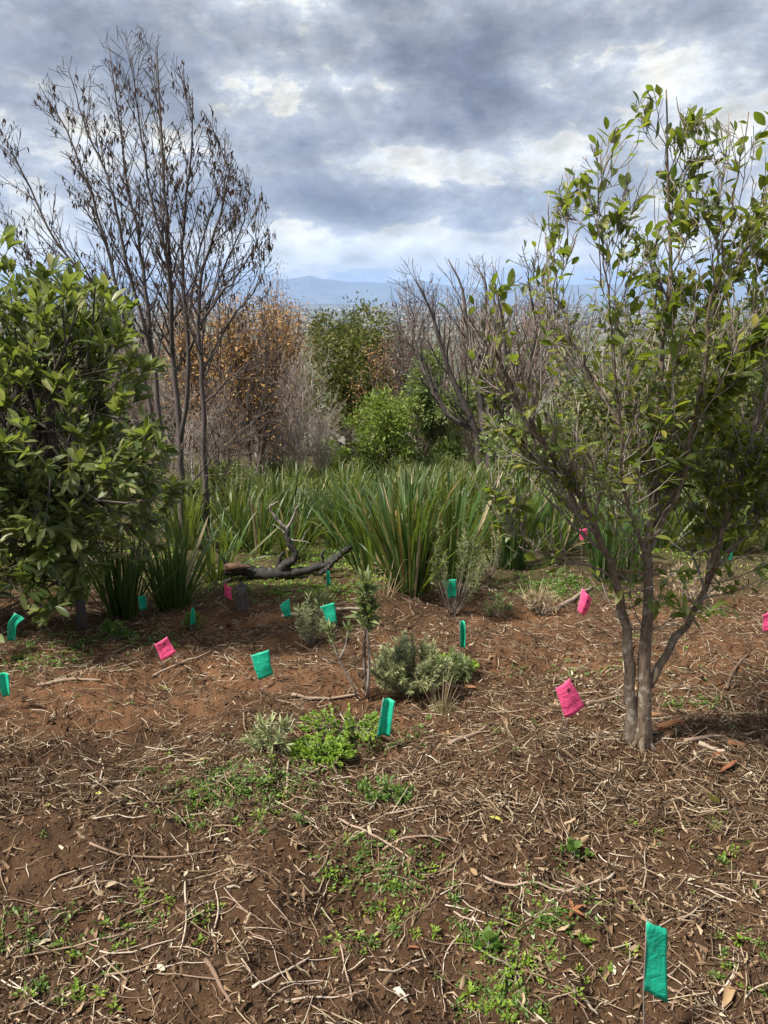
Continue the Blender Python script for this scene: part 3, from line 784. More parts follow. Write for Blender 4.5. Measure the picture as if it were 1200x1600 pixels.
# ------------------------------------------------------------------ background trees and shrubs
def bare_shrub_mesh(seed, lv=3, stems=7, mat='far_bark', h=1.0, spread=.5, rmin=.0014, kids=(11, 6), trop=.05):
    g = np.random.default_rng(seed); out, tips = [], []
    cfg = dict(seg=[7, 5, 4], wob=[.09, .12, .14], up=[trop, trop, trop * 1.3], taper=.3, rmin=rmin, kids=list(kids), t0=[.2, .15], ang=[.6, .65], ratio=[.45, .55], rr=.5)
    for k in range(stems):
        a = g.uniform(0, 6.28); d = np.array([math.cos(a) * spread * g.uniform(.3, 1.2), math.sin(a) * spread * g.uniform(.3, 1.2), 1])
        grow(g, np.array([g.normal(0, .03), g.normal(0, .03), -.05]), d, h * g.uniform(.75, 1.1), .0115 * h * g.uniform(.6, 1.2), 0, cfg, out, tips)
    return out, tips
def shrub_thing(name, base, h, w, label, cat, group, src, bark, leafm=None, nleaf=0, lsize=(.05, .1), seed=0, shape=(SIMPLE, SIMPLEF)):
    g = np.random.default_rng(seed + 500); out, tips = src
    t = thing(name, base, label, cat, group)
    yaw = g.uniform(0, 6.28); c, s = math.cos(yaw), math.sin(yaw); A = np.array([[c, -s, 0], [s, c, 0], [0, 0, 1]]).T * [w, w, h]
    tr = lambda P: P @ A + base
    mb = MB(); mb.tubes([(tr(p), r * h) for p, r, l in out if l == 0], 6); build('trunk', mb, M[bark], t, True)
    mb = MB(); mb.tubes([(tr(p), r * h) for p, r, l in out if l > 0], 3, False)
    tag(build('crown', mb, M[bark], t), kind='stuff')
    if leafm:
        tp = [tips[i] for i in g.integers(0, len(tips), nleaf)]
        D, pos, size, roll = whorl(g, tp, (1, 1), lsize, (.2, 1.5), back=.12)
        pos = tr(pos) + g.normal(0, .035 * h, pos.shape)
        mb = MB(); mb.inst(*shape, frames(D, roll, size), pos); tag(build('foliage', mb, M[leafm], t), kind='stuff')
    return t
BS = [bare_shrub_mesh(100 + k) for k in range(4)]
BT = [bare_shrub_mesh(200 + k, stems=5, spread=.6, kids=(12, 7), rmin=.0013) for k in range(2)]
SL = [bare_shrub_mesh(300 + k, stems=1, spread=.08, kids=(26, 5)) for k in range(2)]

def leafy_tree(name, base, h, w, label, mat, n, lsize, seed, lobes=16, bark='far_bark', group=None, low=.12, cat='tree'):
    """trunk with limbs and a crown of many leaf faces in uneven clumps"""
    g = np.random.default_rng(seed); t = thing(name, base, label, cat, group)
    limbs = []
    cl = []
    for k in range(lobes):
        a = g.uniform(0, 6.28); rr = g.uniform(.15, 1)**.6; zz = g.uniform(low, .93)
        env = math.sin(math.pi * min(1, (zz * .66 + .20)))**.6
        c = np.array([math.cos(a) * rr * w * .5 * env * .8, math.sin(a) * rr * w * .5 * env * .8, zz * h]); cl.append((c, g.uniform(.14, .26) * w))
        st = np.array([0, 0, min(zz * .5, .4) * h]); limbs.append((np.array([st, st * .5 + c * .5 + [0, 0, .05 * h], c]) + base, np.array([.014, .01, .004]) * h))
    mb = MB(); tp = np.array([[0, 0, -.1], [.01 * h, 0, .25 * h], [0, .01 * h, .5 * h], [0, 0, .8 * h]]) + base
    mb.tubes([(tp, np.array([.03, .024, .017, .006]) * h)], 8); mb.tubes(limbs, 5); build('trunk', mb, M[bark], t, True)
    per = n // lobes; P, D = [], []
    for c, r in cl:
        # finer clumps inside each lobe
        sub = unit(g.normal(0, 1, (14, 3))) * r * g.uniform(.5, 1.05, (14, 1)) + c
        idx = g.integers(0, 14, per); q = sub[idx] + g.normal(0, r * .24, (per, 3)); P.append(q); D.append(unit(q - c) + g.normal(0, .5, (per, 3)) + [0, 0, .25])
    P = np.concatenate(P) + base; D = np.concatenate(D)
    mb = MB(); mb.inst(SIMPLE, SIMPLEF, frames(D, g.uniform(0, 6.28, len(D)), g.uniform(*lsize, len(D))), P)
    tag(build('crown', mb, M[mat], t), kind='stuff')
    return t
def gpx(px, Y):                          # ground point under a pixel column at depth Y
    x = (px - 600) / F * Y * 1.0; return gp(x * 1.03, Y)
def top_h(py, Y, b): return at(600, py, Y)[2] - b[2]

# centre
b = gpx(545, 30); leafy_tree('evergreen_tree', b, top_h(503, 30, b), 4.5, 'dark olive-green rounded tree in the middle distance, below the mountains', 'dark_crown', 22000, (.09, .18), 41, 40, low=.3)
b = gpx(602, 16.5); leafy_tree('leafy_shrub', b, top_h(618, 16.5, b), 1.6, 'bright yellow-green shrub behind the sword-leaved field, in front of the thin brown saplings', 'bright_crown', 5200, (.06, .12), 42, 16, cat='shrub')
b = gpx(685, 17); leafy_tree('leafy_shrub', b, top_h(548, 17, b), 1.35, 'tall light green shrub just left of the dark bare tree', 'light_crown', 9000, (.06, .12), 43, 22, cat='shrub')
b = gpx(520, 18.5); leafy_tree('leafy_shrub', b, top_h(695, 18.5, b), .9, 'small yellow-green bush at the left foot of the bright shrub', 'bright_crown', 1500, (.06, .12), 44, 8, cat='shrub')
b = gpx(735, 26); leafy_tree('leafy_shrub', b, top_h(600, 26, b), 2.6, 'dull green shrub behind the trunk of the dark bare tree', 'dark_crown', 5000, (.08, .16), 45, 14, cat='shrub')
for k, (px, Y, ty, w, txt) in enumerate([(860, 12, 640, 2.2, 'green shrub behind the left boughs of the young tree'), (985, 10.5, 560, 2.4, 'dark green shrub directly behind the stems of the young tree'),
                                         (1130, 9.5, 520, 2.6, 'dark green shrub behind the right boughs of the young tree'), (1060, 14, 470, 3.0, 'taller green tree behind the crown of the young tree')]):
    b = gpx(px, Y); leafy_tree('leafy_shrub', b, top_h(ty, Y, b), w, txt, 'light_crown' if k in (0,) else 'dark_crown', 5200, (.06, .13), 60 + k, 18, cat='shrub')
b = gpx(815, 17); leafy_tree('leafy_shrub', b, top_h(690, 17, b), 1.6, 'low dark bush right of the dark bare tree', 'dark_crown', 3000, (.06, .12), 66, 10, cat='shrub')
# dark bare tree right of the middle
def mid_bare():
    g = np.random.default_rng(77); base = hit(757, 742); base = gp(at(757, 742, 15)[0], 15); Y = 15
    t = thing('bare_tree', base, 'dark bare tree forking low, right of the middle, in front of the pale sky', 'tree')
    stems = [([(752, 762), (748, 700), (738, 660), (710, 600), (690, 545), (675, 490), (650, 440)], 0), ([(757, 762), (757, 690), (752, 640), (748, 580), (730, 510), (722, 450), (700, 405)], .2),
             ([(762, 762), (768, 690), (785, 640), (790, 570), (785, 500), (770, 430)], -.2), ([(756, 720), (762, 650), (766, 590), (756, 520), (760, 450), (745, 415)], .3),
             ([(764, 730), (790, 680), (815, 640), (830, 580), (835, 500), (825, 440)], -.3), ([(740, 665), (700, 650), (672, 600), (655, 560), (640, 500)], .3)]
    cfg = dict(seg=[6, 5, 4], wob=[.08, .1, .12], up=[.05, .06, .08], taper=.3, rmin=.0036, kids=[14, 6], t0=[.2, .15], ang=[.5, .55], ratio=[.32, .55], rr=.5)
    twigs, tips, paths = [], [], []
    for i, (pp, dy) in enumerate(stems):
        path = pxpath(pp, Y + np.linspace(0, dy * 2, len(pp)), 18, paths if i > 2 else None); paths.append(path); rad = np.linspace(.09 if i < 3 else .06, .012, 18)
        mb = MB(); mb.tubes([(path, rad)], 7); build('trunk' if i < 3 else 'bough', mb, M['dark_bark'], t, True)
        branch_off(g, path, rad, 3.4, 0, cfg, twigs, tips)
    mb = MB(); mb.tubes([(p, r) for p, r, l in twigs if to_px(p[-1:])[1][0] > 398 and to_px(p[-1:])[0][0] > 600], 3, False)
    tag(build('branchwork', mb, M['dark_bark'], t), kind='stuff')
mid_bare()
# thin saplings with brown leaves
for k, (px, Y, ty, txt) in enumerate([(617, 19, 478, 'taller thin sapling with brown leaves in front of the dark rounded tree'), (636, 18.5, 545, 'shorter thin sapling with dark red-brown leaves right of its taller twin')]):
    b = gpx(px, Y); h = top_h(ty, Y, b)
    shrub_thing('sapling', b, h, h * .8, txt, 'sapling', None, SL[k], 'dark_bark', 'brown_leaf', 520, (.05, .10), k)
b = gpx(570, 24); h = top_h(560, 24, b); shrub_thing('sapling', b, h, h * .9, 'sparse orange-brown sapling in front of the dark rounded tree', 'sapling', None, SL[0], 'far_bark', 'rust_leaf', 700, (.05, .10), 9)
# bare grey shrubs
n = 0
for (px, Y, ty, w, bk, s, txt) in [
        (455, 15.5, 630, 1.2, 'pale_far_bark', 3, 'low pale leafless shrub at the front of the thicket'), (405, 15.5, 640, 1.2, 'pale_far_bark', 1, 'low grey leafless shrub at the front left of the thicket'),
        (500, 16, 660, 1.2, 'pale_far_bark', 0, 'low pale leafless shrub at the front right of the thicket'), (70, 22, 470, 1.5, 'rosy_far_bark', 3, 'brown leafless shrub far behind the left evergreen'),
        (180, 21, 480, 1.5, 'far_bark', 2, 'leafless shrub far behind, left of the bare tree trunks'), (270, 20, 500, 1.4, 'far_bark', 0, 'leafless shrub far behind, between the bare tree trunks'), (300, 12, 640, 1.2, 'pale_far_bark', 1, 'low leafless shrub right behind the bare tree trunks'),
        (395, 17, 600, 1.0, 'pale_far_bark', 0, 'grey leafless shrub at the left of the pale thicket'), (440, 18, 575, 1.1, 'pale_far_bark', 1, 'pale grey leafless shrub in the thicket left of the middle'),
        (478, 17, 565, 1.15, 'pale_far_bark', 2, 'tallest pale leafless shrub in the thicket left of the dark rounded tree'), (515, 19, 640, 1.0, 'pale_far_bark', 3, 'pale leafless shrub below the dark rounded tree'),
        (555, 21, 660, 1.1, 'far_bark', 0, 'brown leafless shrub below the dark rounded tree, right of the pale thicket'), (420, 23, 520, 1.2, 'rosy_far_bark', 1, 'rusty leafless shrub behind the pale thicket'),
        (360, 14, 600, 1.1, 'far_bark', 2, 'leafless shrub just right of the bare tree trunks'), (330, 19, 500, 1.2, 'rosy_far_bark', 3, 'brown leafless shrub behind the bare tree trunks'),
        (220, 13, 560, 1.3, 'far_bark', 0, 'leafless shrub between the left evergreen and the bare tree trunks'), (120, 14, 520, 1.4, 'far_bark', 1, 'leafless shrub seen through the left evergreen'),
        (20, 13, 480, 1.4, 'far_bark', 2, 'leafless shrub behind the upper left evergreen'),
        (655, 25, 600, 1.2, 'far_bark', 3, 'brown leafless shrub between the bright and the light green shrubs'), (725, 20, 640, 1.1, 'far_bark', 0, 'low grey leafless shrub left of the dark bare tree trunk'),
        (800, 22, 600, 1.3, 'far_bark', 1, 'leafless shrub right of the dark bare tree trunk'), 
        (900, 17, 470, 1.3, 'far_bark', 3, 'leafless shrub behind the left of the young tree crown')]:
    b = gpx(px, Y); h = top_h(ty, Y, b); shrub_thing('bare_shrub', b, h, h * .75 * w, txt, 'shrub', 'leafless shrubs', BS[s], bk, seed=n); n += 1
# rosy bare trees further back and rust-leaved trees at the left
for k, (px, Y, ty, w, txt) in enumerate([(665, 30, 490, .9, 'rosy-brown bare tree left of the dark bare tree, far back'), (715, 33, 478, 1., 'rosy-brown bare tree behind the dark bare tree'), (765, 31, 470, .9, 'rosy-brown bare tree right behind the dark bare tree'),
                                         (820, 29, 455, 1., 'rosy-brown bare tree left of the young tree crown'), (460, 34, 520, 1., 'rosy-brown bare tree left of the dark rounded tree')]):
    b = gpx(px, Y); h = top_h(ty, Y, b); shrub_thing('bare_tree', b, h, h * .7 * w, txt, 'tree', 'rosy bare trees at the back', BS[(k + 1) % 4], 'rosy_far_bark', seed=30 + k)
for k, (px, Y, ty, w, txt) in enumerate([(395, 15, 470, .9, 'rust-leaved shrub right of the bare tree'), (345, 17, 480, 1., 'rust-leaved shrub behind the bare tree trunks'), (430, 20, 490, .9, 'rust-leaved shrub at the left edge of the distant view')]):
    b = gpx(px, Y); h = top_h(ty, Y, b); shrub_thing('rust_shrub', b, h, h * .6 * w, txt, 'shrub', 'rust-leaved shrubs', BS[k], 'far_bark', 'rust_leaf', 4200, (.05, .10), 40 + k)

def far_wood():
    g = np.random.default_rng(91); P, D, S = [], [], []
    for k in range(220):
        Y = math.exp(g.uniform(math.log(38), math.log(330))); x = g.uniform(-.55, .55) * Y; h = g.uniform(3, 7); w = g.uniform(2.5, 5)
        z = gz(x, Y); m = 150; c = np.array([x, Y, z + h * .55]); lob = unit(g.normal(0, 1, (9, 3))) * [w * .32, w * .32, h * .28]
        q = lob[g.integers(0, 9, m)] + unit(g.normal(0, 1, (m, 3))) * [w * .2, w * .2, h * .2] * g.uniform(.6, 1.1, (m, 1)); P.append(q + c); D.append(q + g.normal(0, .5, (m, 3))); S.append(g.uniform(.4, .95, m))
    P, D, S = map(np.concatenate, (P, D, S)); mb = MB(); mb.inst(SIMPLE, SIMPLEF, frames(D, g.uniform(0, 6, len(D)), S), P)
    m = leaf_mat('far_wood', [(0, (.035, .05, .018)), (.5, (.075, .085, .03)), (.8, (.14, .10, .06)), (1, (.20, .13, .08))], 0, .8)
    tag(build('far_wood', mb, m), 'far wooded slope of mixed green and brown trees below the clearing', 'woodland', kind='stuff')
far_wood()

# ------------------------------------------------------------------ charred log, stump, sticks
def log():
    b = hit(430, 905); Y = b[1]; t = thing('charred_log', b, 'charred black fallen log with a forked pale branch standing up', 'log')
    def tube(name, pp, r, mat, n=24, dY=0, jit=.006, sides=10):
        g = np.random.default_rng(len(name) + len(pp)); p = pxpath(pp, Y + (dY if np.isscalar(dY) else np.array(dY)), n); p[1:-1] += g.normal(0, jit, p[1:-1].shape)
        rr = np.interp(np.linspace(0, 1, n), np.linspace(0, 1, len(r)), r) * (1 + g.normal(0, .06, n)); mb = MB(); mb.tubes([(p, rr)], sides); return build(name, mb, M[mat], t, True)
    tube('trunk', [(352, 890), (385, 892), (420, 897), (455, 893)], [.047, .054, .052, .044], 'char', dY=[.05, .03, 0, 0])
    tube('limb', [(440, 895), (475, 893), (512, 880), (540, 860), (546, 854)], [.044, .036, .031, .027, .022], 'char', dY=[0, 0, .05, .1, .1])
    tube('limb', [(432, 892), (452, 880), (462, 868), (452, 848), (447, 826)], [.045, .042, .03, .024, .02], 'char')
    tube('limb', [(500, 897), (515, 885), (528, 872)], [.022, .02, .018], 'char', dY=-.1)
    br = tube('branch', [(447, 828), (436, 815), (426, 802), (424, 790), (434, 783)], [.017, .014, .012, .008, .004], 'bare_wood', 14)
    tube('branch', [(447, 828), (456, 813), (462, 798), (467, 786)], [.013, .01, .007, .004], 'bare_wood', 12)
    tube('branch', [(447, 832), (436, 826), (426, 820)], [.008, .006, .003], 'bare_wood', 8)
    tube('branch', [(433, 885), (438, 872), (444, 862)], [.018, .016, .008], 'char', 8, .02)
    tube('branch', [(506, 880), (503, 868), (508, 860)], [.014, .012, .004], 'char', 8, .05)
    tube('branch', [(455, 842), (470, 846), (485, 850)], [.007, .006, .004], 'bare_wood', 8, .1)
    tube('branch', [(470, 846), (476, 836), (482, 826)], [.005, .004, .002], 'bare_wood', 8, .12)
    tube('branch', [(356, 882), (340, 862), (322, 842)], [.013, .01, .006], 'char', 8, .05)
    tube('root', [(362, 905), (340, 912), (318, 915)], [.02, .016, .008], 'char', 8, -.05)
    g = np.random.default_rng(4); mb = MB(); p = pxpath([(351, 888), (372, 885), (395, 886)], Y - .045, 8); mb.tubes([(p, np.array([.03, .04, .04, .036, .03, .02, .012, .004]))], 7)
    build('broken_end', mb, bark_mat('scorched_wood', (.16, .09, .05), (.05, .03, .02), 50, .3, .9), t, True)
log()
def stump():
    b = hit(378, 950); g = np.random.default_rng(8); n = 14; h = .17; mb = MB(); V = []
    for k, (zz, sc) in enumerate([(-.03, 1.25), (.02, 1.1), (.07, 1), (.12, .97), (h, .95)]):
        for i in range(n):
            a = i / n * 6.283; r = .042 * sc * (1 + .16 * math.sin(3 * a + 1) + .1 * math.sin(7 * a)); V.append(b + [math.cos(a) * r, math.sin(a) * r, zz + (g.uniform(-.03, .03) if k == 4 else 0)])
    q = [(k * n + i, k * n + (i + 1) % n, (k + 1) * n + (i + 1) % n, (k + 1) * n + i) for k in range(4) for i in range(n)]
    mb.add(V, q); mb.add([b + [0, 0, h - .04]], np.zeros((0, 3), int)); c = 5 * n
    mb.f.setdefault(3, []).append(np.array([(4 * n + i, 4 * n + (i + 1) % n, c) for i in range(n)]))
    o = build('tree_stump', mb, M['stump'], off=b); tag(o, 'small weathered grey stump beside the pink flag below the charred log', 'stump')
stump()

def stick_on_ground(g, pa, pb, r, bend=.04, n=10, lift=0.0):
    """a crooked stick lying on the ground from pa to pb"""
    tt = np.linspace(0, 1, n)[:, None]; p = pa * (1 - tt) + pb * tt; L = np.linalg.norm(pb - pa)
    side = unit(np.cross(pb - pa, [0, 0, 1])); k = g.uniform(-bend, bend); k2 = g.uniform(-bend, bend)
    p = p + side * (k * np.sin(tt * math.pi) + k2 * .6 * np.sin(tt * 2 * math.pi)) * L
    z = gz(p[:, 0], p[:, 1])
    fit = np.polyfit(tt[:, 0], z, 2); p[:, 2] = np.maximum(np.polyval(fit, tt[:, 0]), z - r * .6) + r * .6 + lift
    p += g.normal(0, r * .18, p.shape)
    return p, np.linspace(r, r * .55, n) * (1 + g.normal(0, .06, n))
LANDMARKS = [('the nearest green flag', 1025, 1500), ('the creased green flag', 603, 1118), ('the young tree foot', 1000, 1165), ('the largest pink flag', 890, 1092), ('the broad flat green flag', 409, 1038), ('the printed pink flag', 257, 1015),
             ('the brightest weed clump', 500, 1160), ('the ferny weed clump', 600, 1240), ('the ivy-leaved weed', 893, 1335), ('the star-shaped rust leaf', 895, 1427), ('the spreading weed patch', 805, 1500), ('the yellow fallen leaf', 1113, 1258), ('the silvery seedling', 425, 1150),
             ('the crossed pale sticks', 640, 1325), ('the half-buried brown root', 345, 1545), ('the long level stick', 235, 1328), ('the reddish bottom stick', 440, 1525), ('the upright thin stick', 285, 1440), ('the curved pale root', 835, 1387), ('the edge-cut green flag', 8, 1068),
             ('the bottom left corner', 10, 1595), ('the bottom right corner', 1190, 1595), ('the grey-green bush', 640, 1040), ('the soil mound', 800, 1195), ('the red bark chunks', 1050, 1140), ('the edge-cut pink flag', 1198, 975), ('the pale bottom stick', 541, 1530), ('the tan curled leaf', 1140, 1548), ('the round pale leaf', 132, 1187), ('the left edge stick', 110, 1070)]
def where(p):
    x, y, _ = to_px(np.asarray(p)[None]); x, y = float(x[0]), float(y[0]); n, lx, ly = min(LANDMARKS, key=lambda l: (l[1] - x)**2 + (l[2] - y)**2); dx, dy = x - lx, y - ly; d = math.hypot(dx, dy)
    a = 'right of' if abs(dx) > 2.2 * abs(dy) and dx > 0 else 'left of' if abs(dx) > 2.2 * abs(dy) else 'below' if abs(dy) > 2.2 * abs(dx) and dy > 0 else 'above' if abs(dy) > 2.2 * abs(dx) else ('below' if dy > 0 else 'above') + ' and ' + ('right of' if dx > 0 else 'left of')
    return ('just ' if d < 32 else 'a little ' if d < 62 else 'well ') + a + ' ' + n
STICKS = [((530, 1283), (648, 1350), 5.5, 'pale straight stick crossing another in the middle of the foreground'), ((598, 1332), (706, 1316), 6, 'pale thick stick crossed by a straight one in the middle foreground'),
          ((140, 1322), (340, 1334), 5, 'long pale stick lying almost level in the left foreground'), ((290, 1382), (278, 1500), 5, 'upright-looking thin stick in the lower left'),
          ((395, 1548), (484, 1500), 6.5, 'thick reddish stick near the bottom edge, left of the middle'), ((752, 1372), (915, 1402), 6, 'curved pale root in front of the young tree, right of the middle'),
          ((532, 1482), (550, 1575), 4.5, 'thin pale stick pointing at the bottom edge near the middle'), ((451, 1190), (448, 1250), 5, 'bent grey stick standing out below the bright green weeds'),
          ((846, 1256), (868, 1314), 6, 'short bent pale stick below the soil mound'), ((916, 1104), (984, 1088), 9, 'pale cut branch lying between the pink flag and the young tree'),
          ((1135, 1080), (1168, 1024), 6, 'dark twig poking up right of the young tree'), ((322, 1505), (366, 1585), 11, 'thick brown half-buried root at the bottom edge'),
          ((1070, 1160), (1180, 1145), 9, 'thick stick right of the red bark chunks'), ((1090, 1165), (1130, 1178), 11, 'stubby grey stick beside the red bark chunks'),
          ((960, 1368), (870, 1400), 6, 'dark bare stick right of the small ivy-leaved weed'), ((1060, 1440), (1108, 1412), 5, 'forked pale twig right above the nearest green flag'),
          ((190, 1470), (20, 1500), 5, 'long thin stick in the lower left corner'), ((165, 1530), (242, 1505), 6, 'pale stick lying beside the thin one in the lower left'),
          ((455, 1090), (560, 1088), 7, 'dark stick lying at the foot of the red-tipped protea'), ((600, 1275), (760, 1255), 5, 'dark level twig below the low green weed clump'),
          ((1000, 1400), (1010, 1325), 4, 'thin twig lying towards the trunk of the young tree'), ((60, 1072), (160, 1068), 7, 'dark stick on the ground at the left edge, beside a folded green flag'),
          ((700, 1165), (760, 1140), 9, 'stout brown stick right of the folded green flag'), ((240, 1060), (330, 1020), 5, 'thin stick leaning past the left pink flag'),
          ((905, 1560), (935, 1590), 8, 'split yellowish wood sliver at the bottom, left of the nearest flag'), ((820, 1520), (915, 1570), 4, 'long thin twig left of the nearest green flag'),
          ((440, 965), (580, 955), 7, 'dark stick lying behind the green flags in the middle'), ((860, 960), (925, 920), 9, 'dark fallen branch beside the small pink flag behind the young tree')]
def sticks():
    g = np.random.default_rng(15)
    for (a, b, w, txt) in STICKS:
        pa, pb = hit(*a), hit(*b); r = w * .5 / F * (pa[1] + pb[1]) * .5 * 1.1
        p, rad = stick_on_ground(g, pa, pb, r * .85, lift=.006); mb = MB(); mb.tubes([(p, rad)], 7)
        if g.random() < .4:                # a side twig
            i = 6; d = unit(unit(p[i + 1] - p[i]) + unit(np.cross(p[i + 1] - p[i], [0, 0, 1])) * g.choice([-.8, .8]) + [0, 0, .1]); q = p[i] + d * np.linspace(0, .25 * np.linalg.norm(pb - pa), 5)[:, None]
            mb.tubes([(q, np.linspace(rad[i] * .6, rad[i] * .3, 5))], 5)
        tag(build('stick', mb, M['stick'], off=p[0], smooth=True), txt, 'stick', 'larger sticks on the ground')
    # smaller loose sticks, each its own
    zones = [((0, 420), (1040, 1240), 'thin dry stick in the litter of the left half, between the flags and the foreground'), ((420, 800), (1180, 1330), 'thin dry stick in the litter below the protea and the folded flag'), ((800, 1200), (1180, 1400), 'thin dry stick in the litter below the young tree'),
             ((0, 400), (1240, 1420), 'thin dry stick on the bare soil of the left foreground'), ((0, 400), (1420, 1590), 'thin dry stick on the soil of the lower left corner'), ((400, 800), (1330, 1590), 'thin dry stick on the soil of the bottom middle'),
             ((800, 1200), (1400, 1590), 'thin dry stick on the soil around the nearest flag'), ((880, 1200), (960, 1160), 'thin dry stick on the ground behind the young tree')]
    for zi, ((x0, x1), (y0, y1), txt) in enumerate(zones):
        for k in range(33):
            a = (g.uniform(x0, x1), g.uniform(y0, y1)); pa = hit(*a); L = g.uniform(.05, .20); an = g.normal(0, 1.0); pb = gp(pa[0] + L * math.cos(an), pa[1] + L * math.sin(an))
            p, rad = stick_on_ground(g, pa, pb, g.uniform(.0012, .003), .1, 8, .004); mb = MB(); mb.tubes([(p, rad)], 5)
            tag(build('stick', mb, M['stick'], off=p[0], smooth=True), ('long' if L > .15 else 'short' if L < .09 else 'thin') + ' dry stick lying ' + where(pa), 'stick', 'thin sticks on the ground')
sticks()

def chunks():
    g = np.random.default_rng(19)
    for (px, py, s, txt) in [(1042, 1136, .055, 'largest red-brown bark chunk right of the young tree trunk'), (1065, 1133, .05, 'red-brown bark chunk at the end of the largest one'), (1030, 1118, .035, 'upper small red bark chunk behind the largest one'), (1082, 1152, .03, 'small orange bark flake below the chunks'),
                             (1050, 1152, .04, 'dark red bark piece under the largest chunk'), (1138, 1200, .045, 'ragged pale bark piece right of the young tree, below the stick'), (968, 1135, .03, 'red bark chip at the left foot of the young tree'), (1150, 1164, .04, 'orange-brown bark slab lying right of the chunks'), (1118, 1182, .035, 'dark clod-like bark lump below the stubby stick'), (735, 1075, .03, 'pale broken bark piece right of the dry grass tuft')]:
        b = hit(px, py); mb = MB(); n = 5; V = []
        prof = [(0, .2), (.15, .8), (.5, 1), (.85, .75), (1, .25)]
        for x, w in prof:
            for i in range(n):
                a = i / n * 6.283; V.append(((x - .5) * 2, math.cos(a) * .5 * max(w, .6) * g.uniform(.6, 1.35), math.sin(a) * .2 * w * g.uniform(.5, 1.5)))
        V = np.array(V) * s; q = [(k * n + i, k * n + (i + 1) % n, (k + 1) * n + (i + 1) % n, (k + 1) * n + i) for k in range(4) for i in range(n)]
        mb.add(V, q); mb.f.setdefault(n, []).append(np.array([list(range(n))[::-1], list(range(4 * n, 5 * n))]))
        o = build('bark_chunk', mb, M['bark_chunk']); o.location = tuple(b + [0, 0, s * .2]); o.rotation_euler = (g.normal(0, .3), g.normal(0, .2), g.uniform(-.7, .7)); tag(o, txt, 'bark', 'bark chunks by the trunk')
chunks()

# ------------------------------------------------------------------ marker flags
def flag(left, right, foot, mat, label, crease=0.0, prints=False, polex=None, dskew=0.0, seed=0, lift=None):
    """cloth given by its left and right edge in the photograph, hung on a wire stuck into the ground at foot"""
    g = np.random.default_rng(seed + 900)
    b = hit(*foot); Y = b[1]
    t = thing('marker_flag', b, label, 'flag', 'planting marker flags')
    nr, nc = 11, 9
    Ls = smooth_path([at(x, y, Y) for x, y in left], nr); Rs = smooth_path([at(x, y, Y) for x, y in right], nr)
    u = np.linspace(0, 1, nc)[None, :, None]; Gd = Ls[:, None] * (1 - u) + Rs[:, None] * u
    W = np.linalg.norm(Rs[0] - Ls[0]); ph = g.uniform(0, 6)
    uu, vv = np.meshgrid(np.linspace(0, 1, nc), np.linspace(0, 1, nr))
    dep = crease * np.abs(uu - .5) * 2 + .0025 * np.sin(uu * 5 + ph + vv * 2) + .0018 * np.sin(vv * 7 + ph) + dskew * (uu - .5)
    eye = np.array([0, 0, CAM_H]); d = unit(Gd - eye)
    # bending the sheet towards or away along the ground plane, a few centimetres at most
    Gd = Gd + np.stack([np.zeros_like(dep), dep, np.zeros_like(dep)], -1)
    edge = ((uu == 0) | (uu == 1) | (vv == 0) | (vv == 1))[..., None]; Gd = Gd + edge * g.normal(0, .0011, Gd.shape) * (W / .1)
    th = .0006; back = Gd + np.array([0, th, 0]); V = np.concatenate([Gd.reshape(-1, 3), back.reshape(-1, 3)]); N = nr * nc
    q = []
    for i in range(nr - 1):
        for j in range(nc - 1): a = i * nc + j; q += [(a, a + nc, a + nc + 1, a + 1), (N + a, N + a + 1, N + a + nc + 1, N + a + nc)]
    ring = [j for j in range(nc)] + [i * nc + nc - 1 for i in range(1, nr)] + [(nr - 1) * nc + j for j in range(nc - 2, -1, -1)] + [i * nc for i in range(nr - 2, 0, -1)]
    for a, c in zip(ring, ring[1:] + ring[:1]): q.append((a, c, N + c, N + a))
    mb = MB(); mb.add(V, q); cl = build('flag_cloth', mb, M[mat], t, True)
    if prints:
        pm = MB()
        def P(a, v):
            f, h = a * (nc - 1), v * (nr - 1); i, j = min(int(h), nr - 2), min(int(f), nc - 2); h -= i; f -= j
            return (Gd[i, j] * (1 - f) + Gd[i, j + 1] * f) * (1 - h) + (Gd[i + 1, j] * (1 - f) + Gd[i + 1, j + 1] * f) * h + np.array([0, -.0012, .0004])
        def bar(a0, v0, a1, v1): pm.add([P(a0, v0), P(a0, v1), P(a1, v1), P(a1, v0)], [(0, 1, 2, 3)])
        # logo block, frame lines, two lines of small lettering and a handwritten number
        bar(.56, .24, .76, .33); bar(.60, .20, .64, .24); bar(.69, .20, .73, .24)
        bar(.20, .17, .86, .185); bar(.20, .44, .86, .455); bar(.855, .17, .875, .455); bar(.12, .55, .92, .562)
        for k in range(5): bar(.24 + .06 * k, .26, .275 + .06 * k, .29)
        for k in range(9): bar(.24 + .06 * k, .37, .275 + .06 * k, .395)
        for k in range(6): bar(.18 + .06 * k, .68 + .01 * (k % 2), .21 + .06 * k, .72)
        for k in range(3): bar(.60 + .09 * k, .63, .622 + .09 * k, .75); bar(.60 + .09 * k, .63 + .05 * (k % 2), .67 + .09 * k, .652 + .05 * (k % 2))
        pr = build('print', pm, M['ink'], t); pr.parent = cl; pr.location = (0, 0, 0)
    # wire
    top = Gd[0, 0] + [0, .002, .006] if polex is None else Gd[0, int(polex * (nc - 1))] + [0, .003, .006]
    bot = b - [0, 0, .03]; mid = Gd[-1, 0] + [0, .002, 0] if polex is None else Gd[-1, int(polex * (nc - 1))] + [0, .003, 0]
    mb = MB(); mb.tubes([(np.array([bot, (bot + mid) * .5, mid, (mid + top) * .5, top]), np.full(5, .0017))], 6); build('wire_pole', mb, M['wire'], t)
    return t
GN = 'green_flag'; PK = 'pink_flag'
